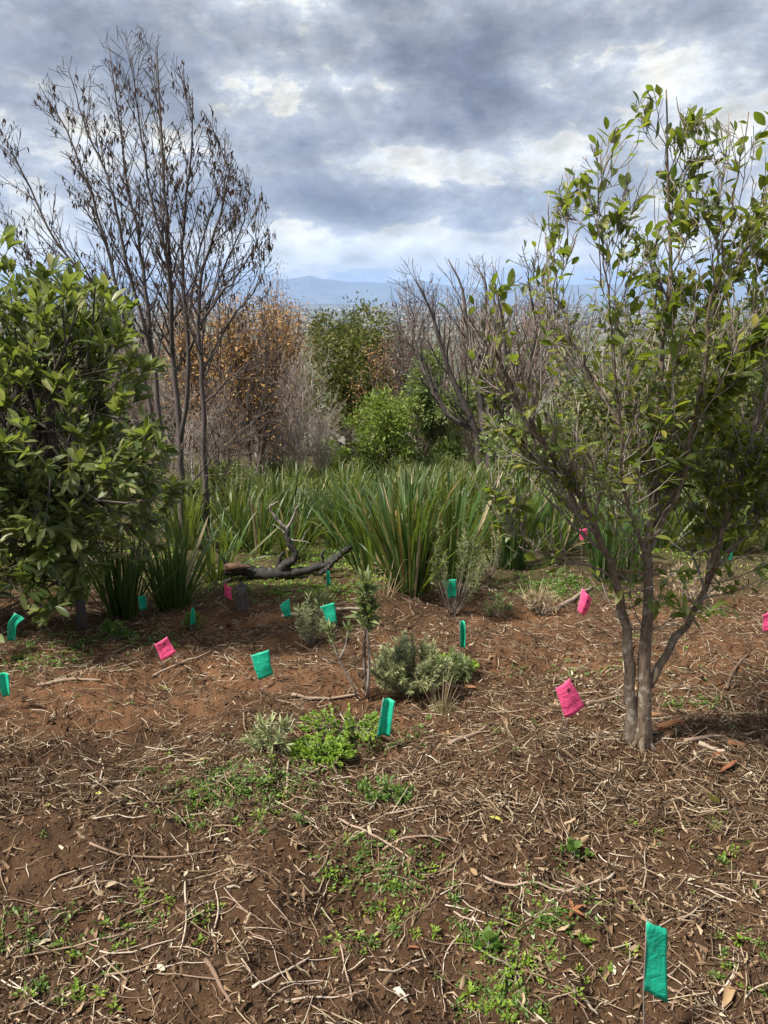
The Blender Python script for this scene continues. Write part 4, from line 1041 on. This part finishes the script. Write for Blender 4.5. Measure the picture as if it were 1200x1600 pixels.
flag([(1011, 1440), (1008, 1490), (1006, 1548)], [(1043, 1454), (1043, 1510), (1044, 1568)], (1008, 1640), GN, 'nearest and largest green flag, hanging at the bottom right', .004, seed=1)
flag([(599, 1089), (594, 1118), (589, 1147)], [(617, 1092), (613, 1120), (609, 1149)], (596, 1172), GN, 'narrow green flag creased lengthwise, in front of the grey-green bush', -.02, seed=2)
flag([(391, 1025), (397, 1043), (404, 1063)], [(420, 1015), (423, 1035), (427, 1054)], (412, 1082), GN, 'broad flat green flag on the red earth left of the protea', .0, seed=3)
flag([(437, 945), (441, 955), (446, 963)], [(452, 935), (454, 949), (455, 962)], (452, 990), GN, 'small green wedge-shaped flag, next flag left of the one on the protea stem', -.01, seed=4)
flag([(500, 948), (506, 961), (513, 975)], [(523, 941), (525, 957), (527, 972)], (516, 1012), GN, 'broad green flag just above the left protea stem', .0, seed=5)
flag([(510, 892), (510, 904), (511, 915)], [(515, 891), (516, 902), (517, 913)], (513, 935), GN, 'thin green flag beside the end of the charred log', -.02, seed=6)
flag([(692, 908), (696, 921), (700, 934)], [(712, 903), (713, 917), (713, 931)], (707, 965), GN, 'green flag on the sapling stem in front of the largest sword-leaved clump', -.02, seed=7, polex=.6)
flag([(718, 969), (718, 990), (718, 1011)], [(726, 969), (727, 990), (726, 1011)], (722, 1050), GN, 'narrow upright green flag right of the grey-green bush', -.02, seed=8)
flag([(216, 931), (217, 942), (219, 953)], [(228, 930), (229, 941), (230, 951)], (229, 972), GN, 'small green flag in front of the dark sword-leaved clumps', -.008, seed=9)
flag([(300, 949), (299, 962), (298, 976)], [(304, 949), (305, 961), (306, 974)], (302, 992), GN, 'tiny narrow green flag right of the dark sword-leaved clumps', -.015, seed=10)
flag([(24, 957), (14, 972), (13, 985), (12, 1001)], [(40, 966), (28, 976), (26, 988), (24, 1001)], (14, 1022), GN, 'green flag bent over at the top, under the left shrub', -.01, seed=11)
flag([(-6, 1052), (1, 1070), (8, 1087)], [(17, 1049), (18, 1068), (19, 1085)], (10, 1112), GN, 'folded green flag cut by the left edge', -.02, seed=12)
flag([(1127, 866), (1128, 871), (1129, 877)], [(1145, 861), (1144, 868), (1143, 874)], (1135, 902), GN, 'small green flag far back behind the right stem of the young tree', -.01, seed=13)
flag([(241, 1008), (246, 1020), (252, 1034)], [(260, 996), (267, 1008), (275, 1020)], (262, 1048), PK, 'printed pink flag on the litter at the left', .01, True, seed=14)
flag([(350, 912), (350, 921), (350, 931)], [(360, 918), (361, 928), (362, 939)], (356, 962), PK, 'small pink flag left of the grey stump', .01, True, seed=15)
flag([(911, 921), (907, 938), (903, 955)], [(926, 937), (921, 951), (914, 965)], (914, 1000), PK, 'pink flag left of the young tree, in the middle of its three', .015, True, seed=16)
flag([(869, 1078), (876, 1100), (884, 1124)], [(890, 1061), (902, 1082), (915, 1106)], (888, 1160), PK, 'largest pink flag with printed lines, left of the young tree foot', .008, True, seed=17)
flag([(905, 828), (906, 837), (908, 846)], [(917, 826), (918, 834), (919, 842)], (913, 905), PK, 'small pink flag high among the left boughs of the young tree', .008, True, seed=18)
flag([(1192, 962), (1192, 975), (1193, 988)], [(1212, 950), (1213, 968), (1214, 984)], (1204, 1020), PK, 'pink flag cut by the right edge', .005, True, seed=19)

# ------------------------------------------------------------------ small plants
def rosette(g, n, size, up=(.2, 1.2)):
    a = g.uniform(0, 6.283, n); e = g.uniform(up[0], up[1], n); D = np.stack([np.cos(a) * np.cos(e), np.sin(a) * np.cos(e), np.sin(e)], -1)
    return D, g.uniform(size * .6, size, n), g.normal(0, .4, n)
def stems_plant(name, base, stems, label, cat, leafm, shape, lsz, per_m, bark='twig_bark', spread=(.5, 1.2), r=.005, seed=0, width=1.0, tipn=0, t0=.3):
    """stems: list of world paths; leaves set along them from t0 upwards"""
    g = np.random.default_rng(seed + 70); t = thing(name, base, label, cat); tubes = []; D, P, S, Rl = [], [], [], []
    for p in stems:
        n = len(p); tubes.append((p, np.linspace(r, r * .4, n))); L = np.sum(np.linalg.norm(np.diff(p, axis=0), axis=1))
        m = int(per_m * L); f = t0 + (1 - t0) * g.random(m)**.8; f = f * (n - 1.001); i = f.astype(int); q = p[i] + (p[i + 1] - p[i]) * (f - i)[:, None]; ax = unit(p[i + 1] - p[i])
        side = unit(np.cross(ax, g.normal(0, 1, (m, 3)))); a = g.uniform(*spread, m)[:, None]; D.append(ax * np.cos(a) + side * np.sin(a)); P.append(q); S.append(g.uniform(*lsz, m))
        if tipn:
            ax = unit(p[-1] - p[-2])[None].repeat(tipn, 0); side = unit(np.cross(ax, g.normal(0, 1, (tipn, 3)))); a = g.uniform(.1, .9, tipn)[:, None]; D.append(ax * np.cos(a) + side * np.sin(a)); P.append(p[-1][None].repeat(tipn, 0)); S.append(g.uniform(*lsz, tipn) * 1.1)
    for pth, rad in tubes:
        mb = MB(); mb.tubes([(pth, rad)], 6); build('stem', mb, M[bark], t, True) if len(tubes) <= 8 else None
    if len(tubes) > 8: mb = MB(); mb.tubes(tubes, 5); tag(build('branchwork', mb, M[bark], t, True), kind='stuff')
    D, P, S = map(np.concatenate, (D, P, S)); mb = MB(); mb.inst(*shape, frames(D, g.normal(0, .6, len(D)), np.stack([S * width, S, S], -1)), P)
    tag(build('foliage', mb, M[leafm], t), kind='stuff'); return t
NAR = (NARROW, NARROWF); LAN = (LANCE, LANCEF)
def protea():
    b = hit(572, 1092); Y = b[1]; g = np.random.default_rng(2)
    st = [pxpath([(576, 1095), (570, 1050), (569, 1000), (570, 950), (572, 918)], Y, 10), pxpath([(574, 1090), (577, 1030), (574, 990), (577, 960)], Y - .02, 9)]
    t = stems_plant('protea', b, st, 'upright protea with a dark leafy stem and red-tipped head in the middle', 'protea', 'protea_leaf', NAR, (.05, .11), 150, 'twig_bark', (.5, 1.5), .009, 1, 1.3, 40, .66)
    mb = MB(); D, S, Rl = rosette(g, 16, .05, (.9, 1.5)); mb.inst(*NAR, frames(D, Rl, np.stack([S * 1.6, S, S], -1)), np.repeat((st[0][-1] + [0, 0, .01])[None], 16, 0)); build('flower_head', mb, M['flower'], t)
    # withered leaves hanging on the stem
    m = 110; f = g.uniform(.1, 8, m); i = f.astype(int); p = st[0]; q = p[i] + (p[i + 1] - p[i]) * (f - i)[:, None]; a = g.uniform(0, 6.28, m); D = np.stack([np.cos(a) * .5, np.sin(a) * .5, np.full(m, -.8)], -1)
    mb = MB(); mb.inst(*NAR, frames(D, g.normal(0, .5, m), g.uniform(.03, .055, m)), q); tag(build('withered_leaves', mb, M['brown_leaf'], t), kind='stuff')
    st = [pxpath([(560, 1092), (545, 1060), (530, 1030), (519, 1000), (515, 985)], Y - .03, 10), pxpath([(530, 1030), (540, 1010), (543, 985)], Y - .05, 7)]
    stems_plant('protea', hit(560, 1094), st, 'thin leaning protea stem with a pale leaf tuft under a green flag', 'protea', 'protea_leaf', NAR, (.035, .06), 90, 'twig_bark', (.4, 1.1), .006, 2, 1.2, 22, .5)
protea()
def bushlet(px, py, wpx, hpx, label, leafm, shape, lsz, n, seed, per=90, cat='shrub', width=1.0, name='low_bush', t0=.25, mid=.6):
    g = np.random.default_rng(seed); b = hit(px, py); k = b[1] / F * 1.04; W, H = wpx * k, hpx * k; st = []
    for i in range(n):
        a = g.uniform(0, 6.28); rr = g.random()**.5; e = b + np.array([math.cos(a) * rr * W * .5, math.sin(a) * rr * W * .4, H * (1 - .55 * rr * rr) * g.uniform(.7, 1.05)])
        m_ = b + (e - b) * .5 + [math.cos(a) * .08 * W, 0, (e - b)[2] * (.1 - mid * .1)]; st.append(smooth_path([b + g.normal(0, .006, 3) * [1, 1, 0] - [0, 0, .01], m_, e], 7))
    return stems_plant(name, b, st, label, cat, leafm, shape, lsz, per, 'twig_bark', (.35, 1.2), .0028, seed, width, 5, t0)
bushlet(643, 1085, 140, 108, 'rounded grey-green bush behind the creased green flag', 'grey_leaf', NAR, (.018, .034), 125, 11, 330)
bushlet(708, 1072, 60, 70, 'looser darker bush joined to the right of the rounded grey-green bush', 'protea_leaf', NAR, (.02, .04), 30, 12, 220)
bushlet(485, 1010, 60, 85, 'grey-green young protea left of the red-tipped one', 'grey_leaf', NAR, (.025, .045), 22, 13, 150)
bushlet(500, 965, 50, 45, 'pale-tipped protea tuft behind the two green flags', 'protea_leaf', NAR, (.035, .06), 12, 14, 120)
bushlet(425, 1172, 80, 60, 'low silvery seedling left of the bright green weeds', 'grey_leaf', NAR, (.03, .055), 18, 15, 160)
bushlet(705, 965, 110, 175, 'airy sapling with fine leaves standing over the right green flag', 'protea_leaf', NAR, (.03, .05), 18, 16, 110, t0=.45)
bushlet(775, 965, 45, 40, 'small pale seedling with star-like leaf tips right of the sapling', 'protea_leaf', NAR, (.04, .07), 9, 17, 110)
bushlet(765, 905, 90, 90, 'thin grey-green bush in front of the right sword-leaved clump', 'grey_leaf', NAR, (.02, .035), 20, 18, 140)
bushlet(345, 830, 110, 110, 'dark leafy bush at the right foot of the bare tree', 'dark_crown', (SIMPLE, SIMPLEF), (.03, .06), 30, 19, 130)
bushlet(300, 985, 40, 30, 'small green seedling beside the tiny narrow flag', 'weed', LAN, (.03, .05), 10, 20, 120)
bushlet(180, 1000, 60, 30, 'low green weed under the left shrub', 'weed', (SIMPLE, SIMPLEF), (.02, .035), 14, 21, 140)
bushlet(845, 960, 60, 45, 'dry straw-coloured bushlet left of the middle pink flag', 'dry_blade', NAR, (.03, .06), 22, 22, 60)
bushlet(620, 905, 60, 50, 'dry brown leaf skirt at the foot of the largest clump', 'dry_blade', NAR, (.06, .12), 20, 23, 60)
bushlet(1080, 940, 120, 60, 'low tangle of dry stems behind the right stem of the young tree', 'dry_blade', NAR, (.04, .07), 22, 24, 30)
bushlet(895, 1345, 50, 26, 'small ivy-leaved weed with dark green leaves in front of the young tree', 'weed', (BROAD, BROADF), (.02, .034), 7, 25, 60, 'weed', 1.4)
bushlet(600, 1250, 120, 26, 'low ferny green weed clump in the middle of the litter', 'weed', (SIMPLE, SIMPLEF), (.010, .02), 40, 26, 330, 'weed', t0=.1)
bushlet(500, 1183, 125, 25, 'brightest lime-green weed clump left of the creased flag', 'clover', (SIMPLE, SIMPLEF), (.008, .016), 120, 27, 480, 'weed', 1.2, t0=.1)
bushlet(535, 1138, 150, 22, 'looser green weeds behind the brightest clump', 'clover', (SIMPLE, SIMPLEF), (.009, .017), 46, 28, 330, 'weed', 1.2, t0=.1)
bushlet(705, 1055, 70, 34, 'bright green leaves at the right foot of the grey-green bush', 'clover', (SIMPLE, SIMPLEF), (.025, .045), 16, 29, 120, 'weed')
bushlet(768, 1485, 38, 20, 'round dark green leaf tuft in the lower middle', 'weed', (BROAD, BROADF), (.02, .034), 5, 30, 60, 'weed', 1.7)
bushlet(805, 1510, 150, 18, 'spreading green weed patch left of the nearest flag', 'clover', (SIMPLE, SIMPLEF), (.007, .013), 24, 31, 220, 'weed', 1.2, t0=.1)
for k, (px, py, w, h, lm, txt) in enumerate([(330, 838, 90, 60, 'grey_leaf', 'grey-green low bush left of the charred log, among the sword leaves'), (405, 815, 80, 60, 'grey_leaf', 'grey-green low bush behind the left end of the charred log'), (515, 822, 80, 60, 'light_crown', 'light green low bush behind the forked charred branch'),
        (560, 795, 90, 60, 'bright_crown', 'yellow-green low bush left above the largest clump'), (455, 790, 80, 50, 'light_crown', 'light green low bush in the field below the pale thicket'), (740, 842, 80, 70, 'light_crown', 'light green low bush between the two biggest clumps'),
        (850, 830, 90, 70, 'grey_leaf', 'grey-green low bush left behind the young tree'), (640, 778, 90, 50, 'bright_crown', 'yellow-green low bush behind the largest clump'), (880, 790, 90, 60, 'bright_crown', 'yellow-green low bush behind the left boughs of the young tree'),
        (1010, 840, 110, 80, 'light_crown', 'light green low bush behind the stems of the young tree'), (1110, 850, 120, 80, 'bright_crown', 'yellow-green low bush behind the right stem of the young tree'), (375, 775, 90, 60, 'light_crown', 'light green low bush right of the bare tree trunks')]):
    bushlet(px, py, w, h, txt, lm, (SIMPLE, SIMPLEF), (.025, .05), 26, 140 + k, 75)
def tuft(px, py, hpx, n, label, seed, mat='dry_blade', spread=.35):
    g = np.random.default_rng(seed); b = hit(px, py); h = hpx / F * b[1] * 1.05; t = thing('grass_tuft', b, label, 'grass'); Ms, pos, k = clump_mats(g, n, h, spread)
    mb = MB()
    for s in range(len(SW)):
        w = k == s
        if w.any(): mb.inst(SW[s][0] * [.55, 1, 1], SW[s][1], Ms[w], b + pos[w])
    tag(build('blades', mb, M[mat], t, True), kind='stuff')
    return t
tuft(690, 1118, 40, 50, 'green-grey short tuft in front of the dry stalks', 41, 'grey_leaf', .9)
tuft(690, 1112, 85, 26, 'dry pale grass tuft right of the creased green flag', 42, 'dry_blade', .4)
tuft(835, 955, 60, 40, 'straw-coloured grass tuft behind the largest pink flag', 43)
tuft(600, 935, 70, 30, 'dry arching blades at the left foot of the largest clump', 44, 'dry_blade', .8)

def seedlings():
    """small weeds dotted over the soil"""
    g = np.random.default_rng(51); vs_ = []
    for v in range(7):
        n = 16 + 5 * (v % 3); D, S, Rl = rosette(g, n, 1, (.15, 1.3)); P = D * g.uniform(.1, .75, (n, 1)); mb = MB(); mb.inst(SIMPLE, SIMPLEF, frames(D + g.normal(0, .3, D.shape), Rl, np.stack([S * .55, S * .6, S * .6], -1)), P)
        st = [(np.stack([np.zeros(3), p * .6, p]), np.full(3, .02)) for p in P[::3]]; mb.tubes(st, 3, False)
        me = mb.mesh('seedling'); me.materials.append(M['weed' if v % 2 else 'clover']); vs_.append(me)
    zones = [((0, 330), (1300, 1590), 44, 'tiny green seedling dotting the soil of the lower left'), ((230, 480), (1180, 1310), 60, 'tiny green seedling in the sparse band below the silvery seedling'), ((500, 720), (1300, 1480), 56, 'tiny green seedling in the scattered patch at the lower middle'),
             ((720, 960), (1400, 1590), 56, 'tiny green seedling left of the nearest flag'), ((960, 1200), (1280, 1590), 36, 'tiny green seedling on the soil at the lower right'), ((0, 330), (960, 1130), 26, 'small weed among the litter at the left'), ((720, 1200), (1000, 1200), 18, 'small weed among the litter around the young tree')]
    for zi, ((x0, x1), (y0, y1), n, txt) in enumerate(zones):
        cx = [(g.uniform(x0, x1), g.uniform(y0, y1)) for _ in range(7)]
        for k in range(n):
            if g.random() < .65: c = cx[g.integers(0, 7)]; px, py = c[0] + g.normal(0, 26), c[1] + g.normal(0, 18)
            else: px, py = g.uniform(x0, x1), g.uniform(y0, y1)
            b = hit(min(max(px, 3), 1197), min(py, 1597)); o = bpy.data.objects.new('seedling', vs_[g.integers(0, 7)]); link(o); s = g.uniform(.014, .032)
            o.location = tuple(b); o.scale = (s, s, s * .8); o.rotation_euler = (0, 0, g.uniform(0, 6.28)); tag(o, ('larger' if s > .026 else 'tiny' if s < .02 else 'small') + ' green seedling ' + where(b), 'weed', 'small green seedlings')
seedlings()

def fallen_leaves():
    g = np.random.default_rng(61)
    for (px, py, s, mk, txt) in [(1113, 1258, .085, 'yellow', 'upright yellow-green fallen leaf at the right, below the young tree'), (895, 1427, .06, 'rust', 'star-shaped rust-brown leaf left above the nearest flag'), (1140, 1548, .055, 'tan', 'curled tan leaf right of the nearest flag'),
                                 (132, 1187, .03, 'pale', 'round pale leaf in the left litter'), (150, 1242, .025, 'yellow', 'small yellow leaf in the left litter'), (310, 1192, .04, 'yellow', 'bright yellow leaf left of the silvery seedling'), (70, 1262, .03, 'yellow', 'small yellow leaf at the far left'), (745, 1372, .03, 'tan', 'tan oval leaf in the lower middle'),
                                 (785, 1286, .045, 'yellow', 'pale yellow leaf below the soil mound'), (835, 1136, .06, 'green', 'flat green leaf under the largest pink flag'), (655, 1487, .03, 'rust', 'orange leaf in the lower middle'), (615, 1550, .045, 'pale', 'pale papery husk at the bottom middle'), (700, 1150, .05, 'tan', 'star-shaped tan leaf right of the creased flag'), (258, 1520, .025, 'pale', 'white speck of leaf at the lower left'), (530, 1375, .03, 'rust', 'upright rust leaf in the lower middle'), (975, 1452, .04, 'tan', 'curled tan leaf left above the nearest flag'), (960, 1530, .03, 'pale', 'pale leaf just left of the nearest flag')]:
        b = hit(px, py); mb = MB()
        if 'star' in txt:
            a = np.arange(5) * 6.283 / 5 + .4; D = np.stack([np.cos(a), np.sin(a), np.full(5, .25)], -1); mb.inst(*leaf_shape([(0, .05), (.4, .17), (1, 0)], .5, .1), frames(D, np.zeros(5), np.full(5, s * .6)), np.zeros((5, 3)))
        else:
            D = np.array([[g.normal(0, .5), g.normal(0, .5), .9 if 'upright' in txt else .15]]); mb.inst(CURLED if 'curl' in txt or 'husk' in txt else BROAD, CURLEDF if 'curl' in txt or 'husk' in txt else BROADF, frames(D, np.array([g.normal(0, .3)]), np.array([[s * 1.3, s, s]])), np.zeros((1, 3)))
        o = build('fallen_leaf', mb, FL[mk]); o.location = tuple(b + [0, 0, .008]); tag(o, txt, 'leaf', 'fallen leaves')
FL = {k: leaf_mat('fallen_' + k, [(0, c), (1, tuple(x * .8 for x in c))], .2, .6, c, .15) for k, c in dict(yellow=(.52, .50, .12), rust=(.30, .12, .05), tan=(.38, .25, .13), pale=(.55, .50, .40), green=(.20, .30, .08)).items()}
fallen_leaves()

# ------------------------------------------------------------------ litter and ground cover that nobody could count
def scatter(g, n, y0=.9, y1=7.5, xm=.62):
    """points on the ground spread so that they stay even in the picture, thinning with distance"""
    u = g.random(n); Y = 1 / (1 / y0 + u * (1 / y1 - 1 / y0)); X = g.uniform(-xm, xm, n) * (Y + 1.3)
    return X, Y
def on_ground_frames(g, X, Y, yaw, tilt):
    e = .02; nx = -(gz(X + e, Y) - gz(X - e, Y)) / (2 * e); ny = -(gz(X, Y + e) - gz(X, Y - e)) / (2 * e)
    Nn = unit(np.stack([nx, ny, np.ones_like(nx)], -1) + g.normal(0, tilt, (len(X), 3))); D = np.stack([np.cos(yaw), np.sin(yaw), np.zeros_like(yaw)], -1); D = unit(D - Nn * np.sum(D * Nn, 1, keepdims=True)); S = np.cross(D, Nn)
    return S, D, Nn
def bare_mask(X, Y):
    """0 where bare soil shows, 1 where the litter is thick"""
    m = np.clip(fbm(X * .9 + 3, Y * .9 + 8, 3) * 1.5 + .72, .16, 1)
    front = np.clip((Y - 1.5) / 1.2, 0, 1); m = m * (.30 + .70 * front)
    right = np.clip((X - .1) / .6, 0, 1); m = np.clip(m + right * .16, 0, 1)
    for (mx, my, mr, mh) in MOUNDS:
        if mh > 0: m = m * (1 - .75 * np.exp(-((X - mx)**2 + (Y - my)**2) / (mr * .8)**2))
    return m
def litter():
    g = np.random.default_rng(71)
    # twigs
    X, Y = scatter(g, 70000); k = g.random(len(X)) < bare_mask(X, Y) * np.clip((7.6 - Y) / 1.5, 0, 1); X, Y = X[k], Y[k]; n = len(X)
    L = g.lognormal(-3.0, .55, n); yaw = g.uniform(0, 6.28, n); S, D, Nn = on_ground_frames(g, X, Y, yaw, .28)
    base = np.stack([X, Y, gz(X, Y)], -1) + Nn * g.uniform(-.003, .012, (n, 1)); r = g.uniform(.0006, .0019, n) * (1 + Y / 6)
    tt = np.linspace(-.5, .5, 4); k1 = g.normal(0, .13, n); polys_P = base[:, None] + D[:, None] * (tt[None, :, None] * L[:, None, None]) + S[:, None] * ((tt**2)[None, :, None] * (k1 * L)[:, None, None] * 2) + g.normal(0, .0015, (n, 4, 3))
    mb = MB(); mb.tubes([(p, np.array([1, 1, .9, .5]) * rr) for p, rr in zip(polys_P, r)], 3, False)
    tag(build('twig_litter', mb, M['litter']), 'matted litter of countless fine dry twigs over the clearing', 'litter', kind='stuff')
    # a finer mat of fibres farther off
    X, Y = scatter(g, 30000, 2.2, 6.6); k = g.random(len(X)) < (bare_mask(X, Y) * .6 + .4) * np.clip((6.8 - Y) / 1.2, 0, 1); X, Y = X[k], Y[k]; n = len(X)
    S, D, Nn = on_ground_frames(g, X, Y, g.uniform(0, 6.28, n), .25); L = np.minimum(g.lognormal(-2.9, .5, n), .2); base = np.stack([X, Y, gz(X, Y)], -1) + Nn * g.uniform(.001, .02, (n, 1)); tt = np.array([-.5, 0, .5])
    PP = base[:, None] + D[:, None] * (tt[None, :, None] * L[:, None, None]) + S[:, None] * ((tt**2)[None, :, None] * (g.normal(0, .2, n) * L)[:, None, None] * 2)
    mb = MB(); mb.tubes([(p, np.array([1, .9, .5]) * rr) for p, rr in zip(PP, g.uniform(.0011, .0028, n))], 3, False)
    tag(build('fibre_litter', mb, M['litter']), 'matted dry fibres and stalks over the middle of the clearing', 'litter', kind='stuff')
    # leaf chips and shreds
    X, Y = scatter(g, 122000); k = g.random(len(X)) < (bare_mask(X, Y) * .9 + .06) * np.clip((7.6 - Y) / 1.5, 0, 1); X, Y = X[k], Y[k]; n = len(X)
    S, D, Nn = on_ground_frames(g, X, Y, g.uniform(0, 6.28, n), .5); s = np.minimum(g.lognormal(-4.25, .42, n), .03) * (1 + Y / 10); w = g.uniform(.3, 1.1, n)
    Ms = np.stack([S * (s * w)[:, None], D * s[:, None], Nn * s[:, None]], -1); mb = MB(); sh = leaf_shape([(0, .1), (.5, .26), (1, 0)], 1.0, .5)
    h = len(X) // 2; mb.inst(*sh, Ms[:h], np.stack([X, Y, gz(X, Y) + .003], -1)[:h]); mb.inst(*leaf_shape([(0, .16), (.6, .2), (1, .12)], -.8, -.5), Ms[h:], np.stack([X, Y, gz(X, Y) + .003], -1)[h:])
    tag(build('leaf_litter', mb, M['chip']), 'countless brown leaf shreds and bark chips covering the soil', 'litter', kind='stuff')
    # crumbs of soil
    X, Y = scatter(g, 36000, .9, 6); n = len(X); q = np.array([[1, 0, 0], [-.6, .8, .1], [-.5, -.8, 0], [.1, .1, .8], [0, 0, -.6]]); F3 = [np.array([(0, 1, 3), (1, 2, 3), (2, 0, 3), (1, 0, 4), (2, 1, 4), (0, 2, 4)])]
    s = np.minimum(g.lognormal(-5.6, .5, n), .0075); yaw = g.uniform(0, 6.28, n); S, D, Nn = on_ground_frames(g, X, Y, yaw, .6); Ms = np.stack([S, D, Nn], -1) * (s[:, None] * g.uniform(.7, 1.4, (n, 3)))[:, None, :]
    mb = MB(); mb.inst(q, F3, Ms, np.stack([X, Y, gz(X, Y)], -1) + Nn * (s * .2)[:, None]); tag(build('soil_crumbs', mb, M['crumb']), 'loose crumbs of dark brown soil', 'soil', kind='stuff')
litter()
def ground_cover():
    g = np.random.default_rng(81)
    # creeping greens behind and beside the clearing
    n = 60000; X, Y = scatter(g, n, 4.2, 14, .6); m = np.clip(fbm(X * 1.1 + 20, Y * 1.1, 3) * 2.4 + .12 + np.clip((Y - 5.6) / 2, -.6, .4), 0, 1); k = g.random(n) < m; X, Y = X[k], Y[k]; n = len(X)
    S, D, Nn = on_ground_frames(g, X, Y, g.uniform(0, 6.28, n), .5); s = g.uniform(.012, .036, n) * (.6 + Y / 12); D = D + Nn * g.uniform(.1, 1.3, (n, 1))
    mb = MB(); mb.inst(SIMPLE, SIMPLEF, frames(D, g.normal(0, .5, n), s), np.stack([X, Y, gz(X, Y) + .004], -1)); tag(build('creeping_weeds', mb, M['clover']), 'creeping bright green weeds covering the ground behind the clearing', 'ground cover', kind='stuff')
    # patches of sparse green in the litter
    P = []
    for (px, py, sx, sy, c) in [(860, 915, 60, 16, 900), (470, 925, 90, 12, 500), (400, 1225, 110, 40, 700), (330, 1240, 90, 30, 300), (560, 1150, 80, 25, 350), (850, 1440, 70, 60, 280), (590, 1360, 80, 50, 330), (150, 1000, 120, 15, 500), (70, 1030, 70, 15, 300), (950, 1050, 200, 12, 160), (1090, 1100, 60, 10, 140), (100, 1450, 120, 50, 130), (780, 1540, 60, 35, 140), (520, 870, 60, 12, 400)]:
        for k in range(c // 4):
            h = hit(float(np.clip(g.normal(px, sx * .6), 2, 1198)), min(g.normal(py, sy * .6), 1596)); P.append(h + g.normal(0, .012, (6, 3)) * [1, 1, 0])
    P = np.concatenate(P); P[:, 2] = gz(P[:, 0], P[:, 1]) + .004; n = len(P); D = g.normal(0, .7, (n, 3)); D[:, 2] = np.abs(D[:, 2]) + .1
    mb = MB(); mb.inst(SIMPLE, SIMPLEF, frames(D, g.normal(0, .5, n), g.uniform(.010, .022, n) * (.6 + P[:, 1] / 6)), P); tag(build('sparse_weeds', mb, M['weed']), 'sparse tiny green leaves sprinkled through the litter', 'ground cover', kind='stuff')
ground_cover()

# ------------------------------------------------------------------ haze over the plain
def haze():
    lo, hi = PLAIN - 12, 1120.0
    mb = MB(); mb.add([[x, y, z] for z in (lo, hi) for y in (-62000, 62000) for x in (-62000, 62000)], [(0, 2, 3, 1), (4, 5, 7, 6), (0, 1, 5, 4), (1, 3, 7, 5), (3, 2, 6, 7), (2, 0, 4, 6)])
    m = bpy.data.materials.new('haze'); m.use_nodes = True; nt = m.node_tree; nt.nodes.clear(); out = nt.nodes.new('ShaderNodeOutputMaterial'); v = nt.nodes.new('ShaderNodeVolumePrincipled')
    v.inputs['Color'].default_value = (.40, .60, 1.0, 1); v.inputs['Density'].default_value = 3.0e-5; v.inputs['Anisotropy'].default_value = 0.0
    nt.links.new(v.outputs[0], out.inputs['Volume'])
    o = build('haze', mb, m); tag(o, 'pale blue haze lying over the plain', 'haze', kind='stuff')
haze()
print('objects', len(bpy.data.objects), 'tris', sum(len(o.data.loops) - 2 * len(o.data.polygons) for o in bpy.data.objects if o.type == 'MESH' and o.data.users == 1))
